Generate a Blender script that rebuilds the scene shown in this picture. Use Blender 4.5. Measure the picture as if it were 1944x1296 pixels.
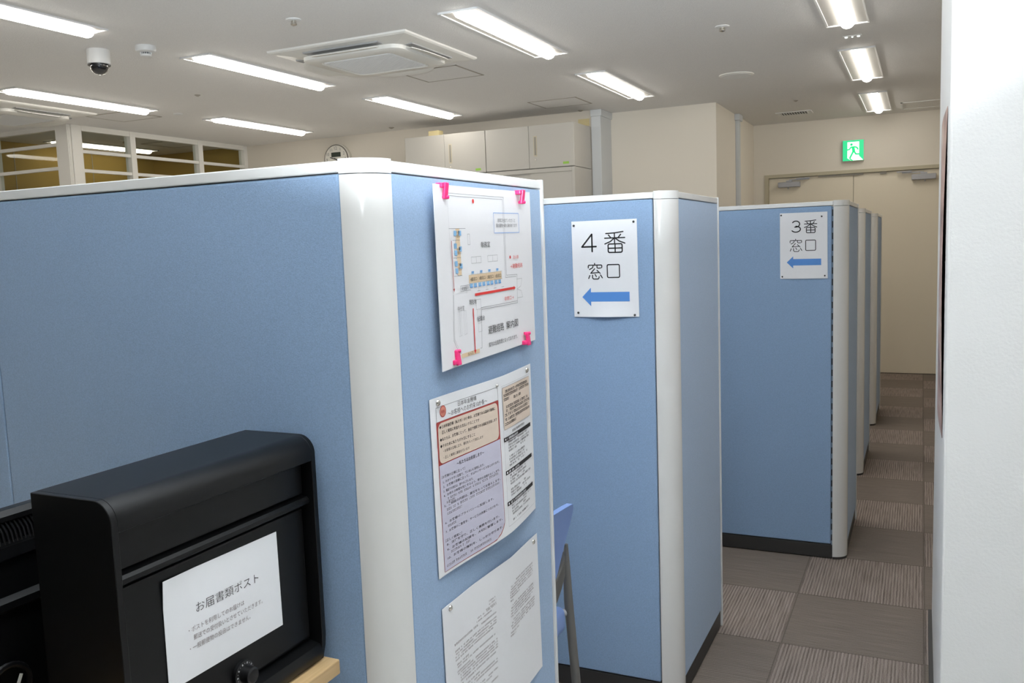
import bpy, bmesh, math, random
from math import sin, cos, pi, radians as R
from mathutils import Vector, Matrix

random.seed(7)
for o in list(bpy.data.objects):
    bpy.data.objects.remove(o)
SC = bpy.context.scene
COL = SC.collection

# ------------------------------------------------------------------ camera, world, exposure
cam_data = bpy.data.cameras.new('camera')
cam = bpy.data.objects.new('camera', cam_data)
COL.objects.link(cam)
cam_data.sensor_width = 36.0
cam_data.lens = 1658.22 / 1944 * 36.0
cam_data.clip_start = 0.05
c_right = Vector((0.90560826, 0.42260302, -0.03578213))
c_up = Vector((-0.01341707, 0.11287385, 0.99351873))
c_fwd = Vector((-0.42390289, 0.89925868, -0.10788959))
mw = Matrix((c_right, c_up, -c_fwd)).transposed().to_4x4()
mw.translation = Vector((0, 0, 1.4539))
cam.matrix_world = mw
SC.camera = cam

world = bpy.data.worlds.new('world')
SC.world = world
world.use_nodes = True
world.node_tree.nodes['Background'].inputs[0].default_value = (0.8, 0.85, 0.9, 1)
world.node_tree.nodes['Background'].inputs[1].default_value = 0.05
SC.view_settings.view_transform = 'Standard'
SC.view_settings.look = 'None'
SC.view_settings.gamma = 1.0
SC.view_settings.exposure = 0.45
LAMP = 14.5            # strength of the warm white tubes over the office
LAMP_NEAR = 7.5       # strength of the cooler tubes over the waiting area
FLASH = 67.0          # the photographer's flash, watts

fl = bpy.data.lights.new('camera_flash', 'AREA')
fl.shape = 'RECTANGLE'; fl.size = 0.10; fl.size_y = 0.06
fl.spread = R(89); fl.energy = FLASH; fl.color = (0.86, 0.94, 1.0)
flo = bpy.data.objects.new('camera_flash', fl)
COL.objects.link(flo)
fm = mw.copy(); fm.translation = Vector((0, 0, 1.4539)) + c_up * 0.13 - c_fwd * 0.02
flo.matrix_world = fm @ Matrix.Rotation(R(47), 4, 'X')     # head tilted up to bounce off the ceiling

# ------------------------------------------------------------------ materials
def lin(c):
    return tuple(((v / 255) / 12.92 if v / 255 <= 0.04045 else ((v / 255 + 0.055) / 1.055) ** 2.4) for v in c)

def mat(name, col, rough=0.5, metal=0.0, spec=0.5, bump=None, vary=None, emit=None, coat=0.0):
    """col linear rgb; bump=(scale,strength,distance); vary=(scale,amount)"""
    m = bpy.data.materials.new(name); m.use_nodes = True
    nt = m.node_tree; b = nt.nodes['Principled BSDF']
    b.inputs['Base Color'].default_value = (*col, 1)
    b.inputs['Roughness'].default_value = rough
    b.inputs['Metallic'].default_value = metal
    b.inputs['Specular IOR Level'].default_value = spec
    b.inputs['Coat Weight'].default_value = coat
    tc = nt.nodes.new('ShaderNodeTexCoord')
    if vary:
        n = nt.nodes.new('ShaderNodeTexNoise'); n.inputs['Scale'].default_value = vary[0]
        n.inputs['Detail'].default_value = 3
        nt.links.new(tc.outputs['Object'], n.inputs['Vector'])
        mx = nt.nodes.new('ShaderNodeMix'); mx.data_type = 'RGBA'
        a = vary[1]
        mx.inputs['A'].default_value = (*[c * (1 - a) for c in col], 1)
        mx.inputs['B'].default_value = (*[min(1, c * (1 + a)) for c in col], 1)
        nt.links.new(n.outputs['Fac'], mx.inputs['Factor'])
        nt.links.new(mx.outputs['Result'], b.inputs['Base Color'])
    if bump:
        n2 = nt.nodes.new('ShaderNodeTexNoise'); n2.inputs['Scale'].default_value = bump[0]
        n2.inputs['Detail'].default_value = 4
        nt.links.new(tc.outputs['Object'], n2.inputs['Vector'])
        bp = nt.nodes.new('ShaderNodeBump'); bp.inputs['Strength'].default_value = bump[1]
        bp.inputs['Distance'].default_value = bump[2]
        nt.links.new(n2.outputs['Fac'], bp.inputs['Height'])
        nt.links.new(bp.outputs['Normal'], b.inputs['Normal'])
    if emit:
        b.inputs['Emission Color'].default_value = (*emit[0], 1)
        b.inputs['Emission Strength'].default_value = emit[1]
    return m

M = {}
M['ceiling'] = mat('ceiling_board', (0.80, 0.785, 0.765), 0.9, bump=(140, 0.45, 0.005), vary=(170, 0.10))
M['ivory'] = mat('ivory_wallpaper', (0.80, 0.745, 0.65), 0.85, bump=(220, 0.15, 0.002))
M['ivory_shaded'] = mat('shaded_ivory_wallpaper', (0.66, 0.605, 0.52), 0.85, bump=(220, 0.15, 0.002))  # same ivory paper with shade painted in, for the far wall's dimmer light
M['white_wall'] = mat('white_wallpaper', (0.77, 0.765, 0.755), 0.75, bump=(170, 0.25, 0.003))
M['mustard'] = mat('mustard_wall', (0.36, 0.24, 0.06), 0.8, vary=(3, 0.08))
M['door_paint'] = mat('beige_door_paint', (0.82, 0.745, 0.60), 0.5, bump=(300, 0.05, 0.001))
M['frame_paint'] = mat('olive_beige_frame', (0.52, 0.47, 0.34), 0.5)
M['white_frame'] = mat('white_window_frame', (0.78, 0.76, 0.71), 0.5)
M['fabric'] = mat('blue_melange_fabric', (0.268, 0.385, 0.562), 0.95, spec=0.15, bump=(700, 0.4, 0.001), vary=(420, 0.22))
M['post'] = mat('white_plastic_post', (0.70, 0.69, 0.67), 0.25, spec=0.5)
M['rail'] = mat('white_painted_rail', (0.74, 0.74, 0.73), 0.35)
M['kick'] = mat('charcoal_kick_plate', (0.035, 0.033, 0.032), 0.5)
M['slot'] = mat('dark_slot', (0.01, 0.012, 0.016), 0.6)
M['slotrail'] = mat('blue_grey_slot_rail', (0.16, 0.24, 0.34), 0.5)
M['black'] = mat('black_powder_coat', (0.0035, 0.0036, 0.004), 0.36, spec=0.32)
M['black_dark'] = mat('black_recess', (0.004, 0.004, 0.004), 0.6)
M['black_gloss'] = mat('black_plastic', (0.005, 0.005, 0.006), 0.3)
M['paper'] = mat('white_paper', (0.80, 0.80, 0.82), 0.7, vary=(60, 0.01))
M['laminated'] = mat('laminated_paper', (0.80, 0.79, 0.81), 0.35)
M['ink'] = mat('black_ink', (0.014, 0.013, 0.014), 0.6)
M['ink_grey'] = mat('grey_ink', (0.16, 0.155, 0.16), 0.6)
M['ink_faint'] = mat('faint_grey_ink', (0.42, 0.41, 0.42), 0.6)
M['ink_brown'] = mat('brown_grey_ink', (0.27, 0.23, 0.23), 0.6)
M['ink_red'] = mat('red_ink', (0.68, 0.035, 0.03), 0.6)
M['ink_crimson'] = mat('brick_red_ink', (0.42, 0.06, 0.05), 0.6)
M['ink_tan'] = mat('tan_ink', (0.74, 0.56, 0.37), 0.6)
M['ink_cream'] = mat('cream_ink', (0.73, 0.60, 0.50), 0.6)
M['ink_lilac'] = mat('lilac_ink', (0.58, 0.56, 0.68), 0.6)
M['ink_blue'] = mat('blue_ink', (0.095, 0.27, 0.66), 0.6)
M['ink_lightblue'] = mat('light_blue_ink', (0.23, 0.45, 0.70), 0.6)
M['pink'] = mat('pink_plastic', (0.85, 0.035, 0.20), 0.3)
M['pin_dark'] = mat('dark_metal_pin', (0.05, 0.05, 0.05), 0.3, metal=0.6)
M['silver'] = mat('silver_metal', (0.60, 0.57, 0.52), 0.25, metal=1.0)
M['grey_metal'] = mat('grey_painted_metal', (0.42, 0.42, 0.44), 0.4, metal=0.2)
M['steel'] = mat('locker_paint', (0.50, 0.478, 0.435), 0.45, bump=(400, 0.04, 0.001))
M['handle'] = mat('beige_handle', (0.55, 0.49, 0.36), 0.5)
M['handle_dark'] = mat('grey_brown_handle', (0.30, 0.28, 0.24), 0.5)
M['green_tag'] = mat('green_sticker', (0.30, 0.55, 0.08), 0.6)
M['tape'] = mat('cream_tape', (0.62, 0.52, 0.28), 0.6)
M['clear_tape'] = mat('clear_tape', (0.80, 0.78, 0.75), 0.2)
M['ac'] = mat('off_white_plastic', (0.76, 0.745, 0.70), 0.45)
M['ac_grille'] = mat('grey_white_grille', (0.80, 0.80, 0.79), 0.6)
M['white_plastic'] = mat('white_plastic', (0.75, 0.75, 0.74), 0.4)
M['seam'] = mat('panel_seam', (0.36, 0.33, 0.28), 0.8)
M['chair_blue'] = mat('periwinkle_chair_plastic', (0.24, 0.36, 0.70), 0.45)
M['chair_grey'] = mat('warm_grey_metal', (0.14, 0.135, 0.125), 0.45)
M['conduit'] = mat('grey_white_duct', (0.62, 0.64, 0.65), 0.5)
M['green_sign'] = mat('lit_green_panel', (0.02, 0.5, 0.2), 0.4, emit=((0.02, 0.52, 0.21), 0.75))
M['white_sign'] = mat('lit_white_panel', (0.8, 0.85, 0.8), 0.4, emit=((0.9, 1.0, 0.92), 0.75))
M['tube'] = mat('lit_diffuser', (0.9, 0.9, 0.9), 0.5, emit=((1.0, 0.955, 0.88), LAMP))
M['tube_cool'] = mat('lit_cool_diffuser', (0.9, 0.9, 0.9), 0.5, emit=((0.90, 0.96, 1.0), LAMP_NEAR))
M['tube_room'] = mat('lit_side_room_diffuser', (0.9, 0.9, 0.9), 0.5, emit=((1.0, 0.92, 0.76), 5.5))
M['reflector'] = mat('white_reflector', (0.34, 0.33, 0.31), 0.4)
M['lens'] = mat('dark_glass_dome', (0.012, 0.012, 0.014), 0.05, coat=1.0)
M['dial'] = mat('dark_display', (0.03, 0.04, 0.03), 0.3)
M['clock_face'] = mat('clock_face', (0.70, 0.67, 0.60), 0.5)
M['clock_rim'] = mat('brown_grey_rim', (0.16, 0.14, 0.12), 0.4)
M['reddish'] = mat('red_paper', (0.66, 0.24, 0.18), 0.6)


def glass_mat():
    m = bpy.data.materials.new('window_glass'); m.use_nodes = True
    nt = m.node_tree; nt.nodes.clear()
    out = nt.nodes.new('ShaderNodeOutputMaterial')
    t = nt.nodes.new('ShaderNodeBsdfTransparent'); t.inputs[0].default_value = (0.93, 0.95, 0.93, 1)
    g = nt.nodes.new('ShaderNodeBsdfGlossy'); g.inputs['Roughness'].default_value = 0.03
    f = nt.nodes.new('ShaderNodeFresnel'); f.inputs['IOR'].default_value = 1.10
    mx = nt.nodes.new('ShaderNodeMixShader')
    nt.links.new(f.outputs[0], mx.inputs[0]); nt.links.new(t.outputs[0], mx.inputs[1])
    nt.links.new(g.outputs[0], mx.inputs[2]); nt.links.new(mx.outputs[0], out.inputs[0])
    return m
M['glass'] = glass_mat()


def wood_mat():
    m = mat('pale_wood', (0.55, 0.36, 0.17), 0.4)
    nt = m.node_tree; b = nt.nodes['Principled BSDF']
    tc = nt.nodes.new('ShaderNodeTexCoord'); mp = nt.nodes.new('ShaderNodeMapping')
    mp.inputs['Scale'].default_value = (60, 2.0, 60)
    n = nt.nodes.new('ShaderNodeTexNoise'); n.inputs['Scale'].default_value = 1.5; n.inputs['Detail'].default_value = 5
    r = nt.nodes.new('ShaderNodeValToRGB')
    r.color_ramp.elements[0].position = 0.3; r.color_ramp.elements[0].color = (0.50, 0.33, 0.16, 1)
    r.color_ramp.elements[1].position = 0.7; r.color_ramp.elements[1].color = (0.66, 0.46, 0.24, 1)
    nt.links.new(tc.outputs['Object'], mp.inputs[0]); nt.links.new(mp.outputs[0], n.inputs['Vector'])
    nt.links.new(n.outputs['Fac'], r.inputs[0]); nt.links.new(r.outputs[0], b.inputs['Base Color'])
    return m
M['wood'] = wood_mat()


def carpet_mat():
    m = bpy.data.materials.new('carpet_tiles'); m.use_nodes = True
    nt = m.node_tree; b = nt.nodes['Principled BSDF']; L = nt.links.new
    b.inputs['Roughness'].default_value = 0.95; b.inputs['Specular IOR Level'].default_value = 0.1
    tc = nt.nodes.new('ShaderNodeTexCoord')
    def math_(op, a, bb=None):
        n = nt.nodes.new('ShaderNodeMath'); n.operation = op
        for i, v in enumerate((a, bb)):
            if v is None: continue
            if isinstance(v, (int, float)): n.inputs[i].default_value = v
            else: L(v, n.inputs[i])
        return n.outputs[0]
    sep = nt.nodes.new('ShaderNodeSeparateXYZ'); L(tc.outputs['Object'], sep.inputs[0])
    tx = math_('DIVIDE', math_('ADD', sep.outputs['X'], 0.443), 0.468)
    ty = math_('DIVIDE', math_('SUBTRACT', sep.outputs['Y'], 3.12), 0.482)
    par = math_('FLOORED_MODULO', math_('ADD', math_('FLOOR', tx), math_('FLOOR', ty)), 2.0)
    def stripes(sx, sy):
        mp = nt.nodes.new('ShaderNodeMapping'); mp.inputs['Scale'].default_value = (sx, sy, 1)
        L(tc.outputs['Object'], mp.inputs[0])
        n = nt.nodes.new('ShaderNodeTexNoise'); n.inputs['Scale'].default_value = 1.0
        n.inputs['Detail'].default_value = 2.0; n.inputs['Roughness'].default_value = 0.6
        L(mp.outputs[0], n.inputs['Vector']); return n.outputs['Fac']
    wob = nt.nodes.new('ShaderNodeTexNoise'); wob.inputs['Scale'].default_value = 45; wob.inputs['Detail'].default_value = 1
    L(tc.outputs['Object'], wob.inputs['Vector'])
    def rows(c):
        ph = math_('ADD', math_('MULTIPLY', c, 2 * pi / 0.0117), math_('MULTIPLY', wob.outputs['Fac'], 2.0))
        return math_('ADD', math_('MULTIPLY', math_('SINE', ph), 0.5), 0.5)
    a = math_('ADD', math_('MULTIPLY', rows(sep.outputs['X']), 0.27), math_('MULTIPLY', stripes(210, 5.0), 0.73))
    bq = math_('ADD', math_('MULTIPLY', rows(sep.outputs['Y']), 0.27), math_('MULTIPLY', stripes(5.0, 210), 0.73))
    ra = nt.nodes.new('ShaderNodeValToRGB'); rb = nt.nodes.new('ShaderNodeValToRGB')
    for r, c0, c1 in ((ra, (0.12, 0.094, 0.08), (0.44, 0.365, 0.32)), (rb, (0.155, 0.127, 0.107), (0.30, 0.252, 0.215))):
        r.color_ramp.elements[0].position = 0.30; r.color_ramp.elements[0].color = (*c0, 1)
        r.color_ramp.elements[1].position = 0.70; r.color_ramp.elements[1].color = (*c1, 1)
    sp = nt.nodes.new('ShaderNodeTexNoise'); sp.inputs['Scale'].default_value = 330; sp.inputs['Detail'].default_value = 1
    L(tc.outputs['Object'], sp.inputs['Vector'])
    a = math_('ADD', math_('MULTIPLY', a, 0.65), math_('MULTIPLY', sp.outputs['Fac'], 0.35))
    bq = math_('ADD', math_('MULTIPLY', bq, 0.65), math_('MULTIPLY', sp.outputs['Fac'], 0.35))
    L(a, ra.inputs[0]); L(bq, rb.inputs[0])
    mx = nt.nodes.new('ShaderNodeMix'); mx.data_type = 'RGBA'
    L(par, mx.inputs['Factor']); L(rb.outputs[0], mx.inputs['A']); L(ra.outputs[0], mx.inputs['B'])
    # narrow seams between tiles
    def edge(t):
        fr = math_('FRACT', t)
        return math_('LESS_THAN', math_('MINIMUM', fr, math_('SUBTRACT', 1.0, fr)), 0.008)
    seam = math_('MAXIMUM', edge(tx), edge(ty))
    mx2 = nt.nodes.new('ShaderNodeMix'); mx2.data_type = 'RGBA'
    L(math_('MULTIPLY', seam, 0.45), mx2.inputs['Factor']); L(mx.outputs['Result'], mx2.inputs['A'])
    mx2.inputs['B'].default_value = (0.07, 0.055, 0.045, 1)
    L(mx2.outputs['Result'], b.inputs['Base Color'])
    n = nt.nodes.new('ShaderNodeTexNoise'); n.inputs['Scale'].default_value = 400
    L(tc.outputs['Object'], n.inputs['Vector'])
    bp = nt.nodes.new('ShaderNodeBump'); bp.inputs['Strength'].default_value = 0.5; bp.inputs['Distance'].default_value = 0.003
    L(n.outputs['Fac'], bp.inputs['Height']); L(bp.outputs['Normal'], b.inputs['Normal'])
    return m
M['carpet'] = carpet_mat()
for _n in ('Sheen Weight',): M['fabric'].node_tree.nodes['Principled BSDF'].inputs[_n].default_value = 0.35
M['fabric'].node_tree.nodes['Principled BSDF'].inputs['Sheen Roughness'].default_value = 0.45
M['outlet'] = mat('grey_outlet', (0.36, 0.36, 0.36), 0.6)
M['bounce_floor'] = mat('pale_bounce_floor', (0.70, 0.68, 0.64), 0.45, vary=(4, 0.05))  # pale tone made up so the floor throws light onto the ceiling


def poster_mat():
    m = mat('printed_poster', (0.5, 0.35, 0.3), 0.4)
    nt = m.node_tree; b = nt.nodes['Principled BSDF']
    tc = nt.nodes.new('ShaderNodeTexCoord'); mp = nt.nodes.new('ShaderNodeMapping')
    mp.inputs['Scale'].default_value = (1, 3.0, 9)
    n = nt.nodes.new('ShaderNodeTexNoise'); n.inputs['Scale'].default_value = 1.0; n.inputs['Detail'].default_value = 2
    r = nt.nodes.new('ShaderNodeValToRGB'); e = r.color_ramp.elements
    e[0].position = 0.30; e[0].color = (0.10, 0.05, 0.05, 1)
    e[1].position = 0.72; e[1].color = (0.62, 0.58, 0.52, 1)
    k = e.new(0.44); k.color = (0.42, 0.27, 0.23, 1)
    k = e.new(0.60); k.color = (0.55, 0.36, 0.31, 1)
    nt.links.new(tc.outputs['Object'], mp.inputs[0]); nt.links.new(mp.outputs[0], n.inputs['Vector'])
    nt.links.new(n.outputs['Fac'], r.inputs[0]); nt.links.new(r.outputs[0], b.inputs['Base Color'])
    return m
M['poster'] = poster_mat()
M['ink_crimson2'] = M['ink_crimson']

# ------------------------------------------------------------------ mesh helpers
class MB:
    def __init__(s):
        s.v = []; s.f = []; s.m = []
    def add(s, vs, fs, mi=0):
        k = len(s.v); s.v += [tuple(p) for p in vs]
        s.f += [tuple(i + k for i in f) for f in fs]; s.m += [mi] * len(fs)
        return s
    def box(s, x0, x1, y0, y1, z0, z1, mi=0, mtx=None):
        vs = [Vector((x, y, z)) for z in (z0, z1) for y in (y0, y1) for x in (x0, x1)]
        if mtx: vs = [mtx @ p for p in vs]
        return s.add(vs, [(0, 2, 3, 1), (4, 5, 7, 6), (0, 1, 5, 4), (2, 6, 7, 3), (0, 4, 6, 2), (1, 3, 7, 5)], mi)
    def prism(s, poly, axis, a, b, mi=0):
        """poly of 2d points extruded along axis ('x': (y,z), 'y': (x,z), 'z': (x,y))"""
        def P(p, t):
            return {'x': (t, p[0], p[1]), 'y': (p[0], t, p[1]), 'z': (p[0], p[1], t)}[axis]
        n = len(poly)
        vs = [P(p, a) for p in poly] + [P(p, b) for p in poly]
        fs = [tuple(range(n))[::-1], tuple(range(n, 2 * n))] + [(i, (i + 1) % n, n + (i + 1) % n, n + i) for i in range(n)]
        return s.add(vs, fs, mi)
    def tube(s, path, rad, n=12, mi=0, cap=True):
        path = [Vector(p) for p in path]
        if not isinstance(rad, (list, tuple)): rad = [rad] * len(path)
        vs = []; fs = []; up = None
        for i, p in enumerate(path):
            t = (path[min(i + 1, len(path) - 1)] - path[max(i - 1, 0)]).normalized()
            if up is None:
                up = Vector((0, 0, 1)) if abs(t.z) < 0.9 else Vector((0, 1, 0))
            a = t.cross(up).normalized(); b = a.cross(t).normalized(); up = b
            vs += [p + (a * cos(2 * pi * k / n) + b * sin(2 * pi * k / n)) * rad[i] for k in range(n)]
        for i in range(len(path) - 1):
            for k in range(n):
                fs.append((i * n + k, i * n + (k + 1) % n, (i + 1) * n + (k + 1) % n, (i + 1) * n + k))
        if cap:
            fs.append(tuple(range(n))[::-1]); fs.append(tuple(range((len(path) - 1) * n, len(path) * n)))
        return s.add(vs, fs, mi)
    def lathe(s, prof, c, n=32, mi=0, axis='z'):
        """prof: list of (radius, height); closed at ends when radius 0"""
        c = Vector(c); vs = []; fs = []
        def P(r, h, a):
            if axis == 'z': return c + Vector((r * cos(a), r * sin(a), h))
            if axis == 'y': return c + Vector((r * cos(a), h, r * sin(a)))
            return c + Vector((h, r * cos(a), r * sin(a)))
        for r, h in prof:
            vs += [P(r, h, 2 * pi * k / n) for k in range(n)]
        for i in range(len(prof) - 1):
            for k in range(n):
                fs.append((i * n + k, i * n + (k + 1) % n, (i + 1) * n + (k + 1) % n, (i + 1) * n + k))
        fs.append(tuple(range(n))[::-1]); fs.append(tuple(range((len(prof) - 1) * n, len(prof) * n)))
        return s.add(vs, fs, mi)
    def sheet(s, fn, nu, nv, thick_fn=None, mi=0):
        """closed thin slab: fn(u,v,side) with side 0 front, 1 back"""
        vs = []
        for side in (0, 1):
            for j in range(nv + 1):
                for i in range(nu + 1):
                    vs.append(fn(i / nu, j / nv, side))
        w = nu + 1; N = w * (nv + 1); fs = []
        for j in range(nv):
            for i in range(nu):
                a = j * w + i
                fs.append((a, a + 1, a + 1 + w, a + w)); fs.append((N + a, N + a + w, N + a + 1 + w, N + a + 1))
        for i in range(nu):
            fs.append((i, N + i, N + i + 1, i + 1)); a = nv * w + i
            fs.append((a, a + 1, N + a + 1, N + a))
        for j in range(nv):
            a = j * w; fs.append((a, a + w, N + a + w, N + a)); a = j * w + nu
            fs.append((a, N + a, N + a + w, a + w))
        return s.add(vs, fs, mi)
    def build(s, name, mats, parent=None, bevel=0, seg=2, smooth=False, loc=None, fixn=True):
        if not isinstance(mats, (list, tuple)): mats = [mats]
        base = Vector(loc) if loc is not None else (parent_world(parent) if parent else Vector((0, 0, 0)))
        me = bpy.data.meshes.new(name)
        me.from_pydata([tuple(Vector(p) - base) for p in s.v], [], s.f)
        for m in mats: me.materials.append(m)
        for p, mi in zip(me.polygons, s.m): p.material_index = mi
        if fixn or bevel:
            bm = bmesh.new(); bm.from_mesh(me)
            if fixn: bmesh.ops.recalc_face_normals(bm, faces=bm.faces)
            if bevel:
                es = [e for e in bm.edges if len(e.link_faces) == 2 and e.calc_face_angle(0) > 0.6]
                bmesh.ops.bevel(bm, geom=es, offset=bevel, segments=seg, affect='EDGES', profile=0.5, clamp_overlap=True)
            bm.to_mesh(me); bm.free()
        if smooth:
            for p in me.polygons: p.use_smooth = True
            me.set_sharp_from_angle(angle=R(38))
        o = bpy.data.objects.new(name, me); COL.objects.link(o)
        if parent:
            o.parent = parent
        else:
            o.location = base
        return o

def parent_world(o):
    v = Vector((0, 0, 0))
    while o is not None:
        v += Vector(o.location); o = o.parent
    return v

def tag(o, label=None, cat=None, group=None, kind=None):
    if label: o['label'] = label
    if cat: o['category'] = cat
    if group: o['group'] = group
    if kind: o['kind'] = kind
    return o

def thing(name, label, cat, loc=(0, 0, 0), group=None):
    o = bpy.data.objects.new(name, None); COL.objects.link(o)
    o.location = loc; o.empty_display_size = 0.1
    return tag(o, label, cat, group)

def struct(name, mb, m, parent=None, **k):
    o = mb.build(name, m, parent, **k)
    if not parent: o['kind'] = 'structure'
    return o

def copy_tree(root, loc, label=None, group=None):
    r = root.copy(); COL.objects.link(r); r.location = loc
    if label: r['label'] = label
    if group: r['group'] = group
    for ch in list(root.children):
        c = ch.copy(); COL.objects.link(c); c.parent = r
        for g in list(ch.children):
            d = g.copy(); COL.objects.link(d); d.parent = c
    return r

# ------------------------------------------------------------------ the room
HC = 2.649
struct('floor', MB().box(-1.9, 2.4, 1.9, 9.95, -0.1, 0), M['carpet'], loc=(0, 0, 0))
of = MB().box(-10.2, -1.9, -4.1, 9.95, -0.1, 0); of.box(-1.9, 2.4, -4.1, 1.9, -0.1, 0)
struct('floor_bounce', of, M['bounce_floor'])  # unseen floor, coloured pale as an added reflector for the ceiling
struct('ceiling', MB().box(-10.2, 2.4, -4.1, 9.95, HC, HC + 0.1), M['ceiling'])
YB = 9.8
wb = MB()
wb.box(-1.66, -1.525, YB, YB + 0.15, 0, HC); wb.box(-1.525, 0.235, YB, YB + 0.15, 2.092, HC); wb.box(0.235, 0.75, YB, YB + 0.15, 0, HC)
struct('wall_back', wb, M['ivory'])
struct('wall_middle', MB().box(-2.72, -1.66, 7.9, 9.95, 0, HC), M['ivory'])
struct('wall_far', MB().box(-10.2, -2.72, 7.62, 7.78, 0, HC), M['ivory_shaded'])
struct('wall_left', MB().box(-10.3, -10.2, -4.1, 7.62, 0, HC), M['ivory'])
struct('wall_front', MB().box(-10.2, 2.4, -4.2, -4.1, 0, HC), M['white_wall'])
wr = MB().box(0.05, 2.3, 2.12, 3.45, 0, HC)
struct('wall_right', wr, M['white_wall'], bevel=0.006, seg=3)
struct('wall_corridor', MB().box(0.75, 0.85, 3.45, 9.95, 0, HC), M['ivory'])
struct('wall_side', MB().box(2.3, 2.4, -4.1, 3.45, 0, HC), M['white_wall'])
bb = MB().box(0.038, 0.05, 2.10, 3.462, 0, 0.06); bb.box(0.038, 2.3, 2.108, 2.12, 0, 0.06)
struct('baseboard_right', bb, M['kick'])
struct('baseboard_back', MB().box(0.235, 0.75, YB - 0.01, YB, 0, 0.06), M['kick'])
# double door: frame, two leaves with closers
tr = MB()
tr.box(-1.545, -1.505, YB - 0.012, YB + 0.10, 0, 2.08); tr.box(0.215, 0.255, YB - 0.012, YB + 0.10, 0, 2.08)
tr.box(-1.545, 0.255, YB - 0.012, YB + 0.10, 2.08, 2.115)
struct('trim_1', tr, M['frame_paint'])

def door(name, x0, x1, cx, flip):
    d = MB().box(x0, x1, YB + 0.02, YB + 0.06, 0.006, 2.076)
    root = d.build(name, M['door_paint'], bevel=0.002)
    root['kind'] = 'structure'
    c = MB().box(cx - 0.112, cx + 0.112, YB - 0.045, YB + 0.02, 1.975, 2.030)
    co = c.build('door_closer', M['grey_metal'], root, bevel=0.006)
    s = -1 if flip else 1
    a = MB().box(cx - 0.03, cx + 0.03, YB - 0.03, YB + 0.0, 2.03, 2.046)
    a.box(min(cx, cx + s * 0.20), max(cx, cx + s * 0.20), YB - 0.02, YB - 0.005, 2.046, 2.056)
    a.box(cx + s * 0.16 - 0.09, cx + s * 0.16 + 0.05, YB - 0.035, YB - 0.013, 2.056, 2.066)
    a.tube([(cx - 0.01 * s, YB - 0.02, 1.976), (cx - 0.01 * s, YB - 0.02, 1.955)], 0.006)
    a.build('closer_arm', M['grey_metal'], co)
    return root
door('door_1', -1.503, -0.657, -1.29, False)
door('door_2', -0.653, 0.213, 0.005, True)
lt = MB().box(-1.00, -0.56, YB + 0.0, YB + 0.02, 2.062, 2.078); lt.box(-0.66, -0.60, YB - 0.003, YB + 0.02, 2.060, 2.072)
lt.box(-0.40, -0.34, YB, YB + 0.02, 2.055, 2.078)
tag(lt.build('door_latch_guide', M['handle_dark']), 'thin metal door coordinator bar under the beige double door lintel', 'door hardware')

# glazed office partition at the far left
GX, GY = -6.72, 5.39
posts = MB()
posts.box(GX - 0.16, GX, GY - 0.0, GY + 0.135, 0, HC)
posts.box(GX - 0.155, GX - 0.003, GY - 0.012, GY, 0, HC); posts.box(GX, GX + 0.012, GY + 0.02, GY + 0.11, 0, HC)
struct('trim_2', posts, M['white_frame'], bevel=0.004)
ys = [GY + 0.135, 6.05, 6.90, 7.60]
zr = [2.600, 2.432, 2.263, 2.10]
fr = MB()
fr.box(GX - 0.07, GX, ys[0], 7.62, 2.603, HC); fr.box(GX - 0.09, GX + 0.015, ys[0], 7.62, 2.02, 2.07)
for z in (2.425, 2.258): fr.box(GX - 0.035, GX - 0.005, ys[0], 7.62, z - 0.014, z + 0.014)
for y in (6.075, 6.93, 7.60): fr.box(GX - 0.074, GX + 0.004, y - 0.03, y + 0.03, 2.035, HC - 0.0005)
w1 = struct('window_1', fr, M['white_frame'])
for a, b in ((ys[0], 6.045), (6.105, 6.90), (6.96, 7.57)):
    MB().box(GX - 0.045, GX - 0.040, a, b, 2.07, 2.605).build('pane', M['glass'], w1)
fr = MB()
fr.box(-10.2, GX - 0.16, GY, GY + 0.07, 2.610, HC); fr.box(-10.2, GX - 0.16, GY - 0.01, GY + 0.09, 2.02, 2.07)
for z in (2.485, 2.28): fr.box(-10.2, GX - 0.16, GY + 0.005, GY + 0.035, z - 0.014, z + 0.014)
for x in (-7.75, -8.7, -9.6): fr.box(x - 0.03, x + 0.03, GY - 0.004, GY + 0.074, 2.035, HC - 0.0005)
w2 = struct('window_2', fr, M['white_frame'])
for a, b in ((-7.72, GX - 0.16), (-8.67, -7.78), (-9.57, -8.73), (-10.2, -9.63)):
    MB().box(a, b, GY + 0.040, GY + 0.045, 2.07, 2.612).build('pane', M['glass'], w2)
lw = MB().box(GX - 0.08, GX, ys[0], 7.62, 0, 2.02); lw.box(-10.2, GX - 0.16, GY, GY + 0.08, 0, 2.02)
struct('wall_glazed', lw, M['white_frame'])
sr = MB().box(-8.10, GX - 0.10, 7.60, 7.619, 0, HC - 0.001); sr.box(-8.20, -8.10, GY + 0.1, 7.619, 0, HC - 0.001)
struct('wall_room', sr, M['mustard'])
SEAM = MB()
for y in (5.86, 6.76): SEAM.box(-8.10, -8.096, y - 0.003, y + 0.003, 0, HC - 0.05)
struct('trim_3', SEAM, M['seam'])

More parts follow.
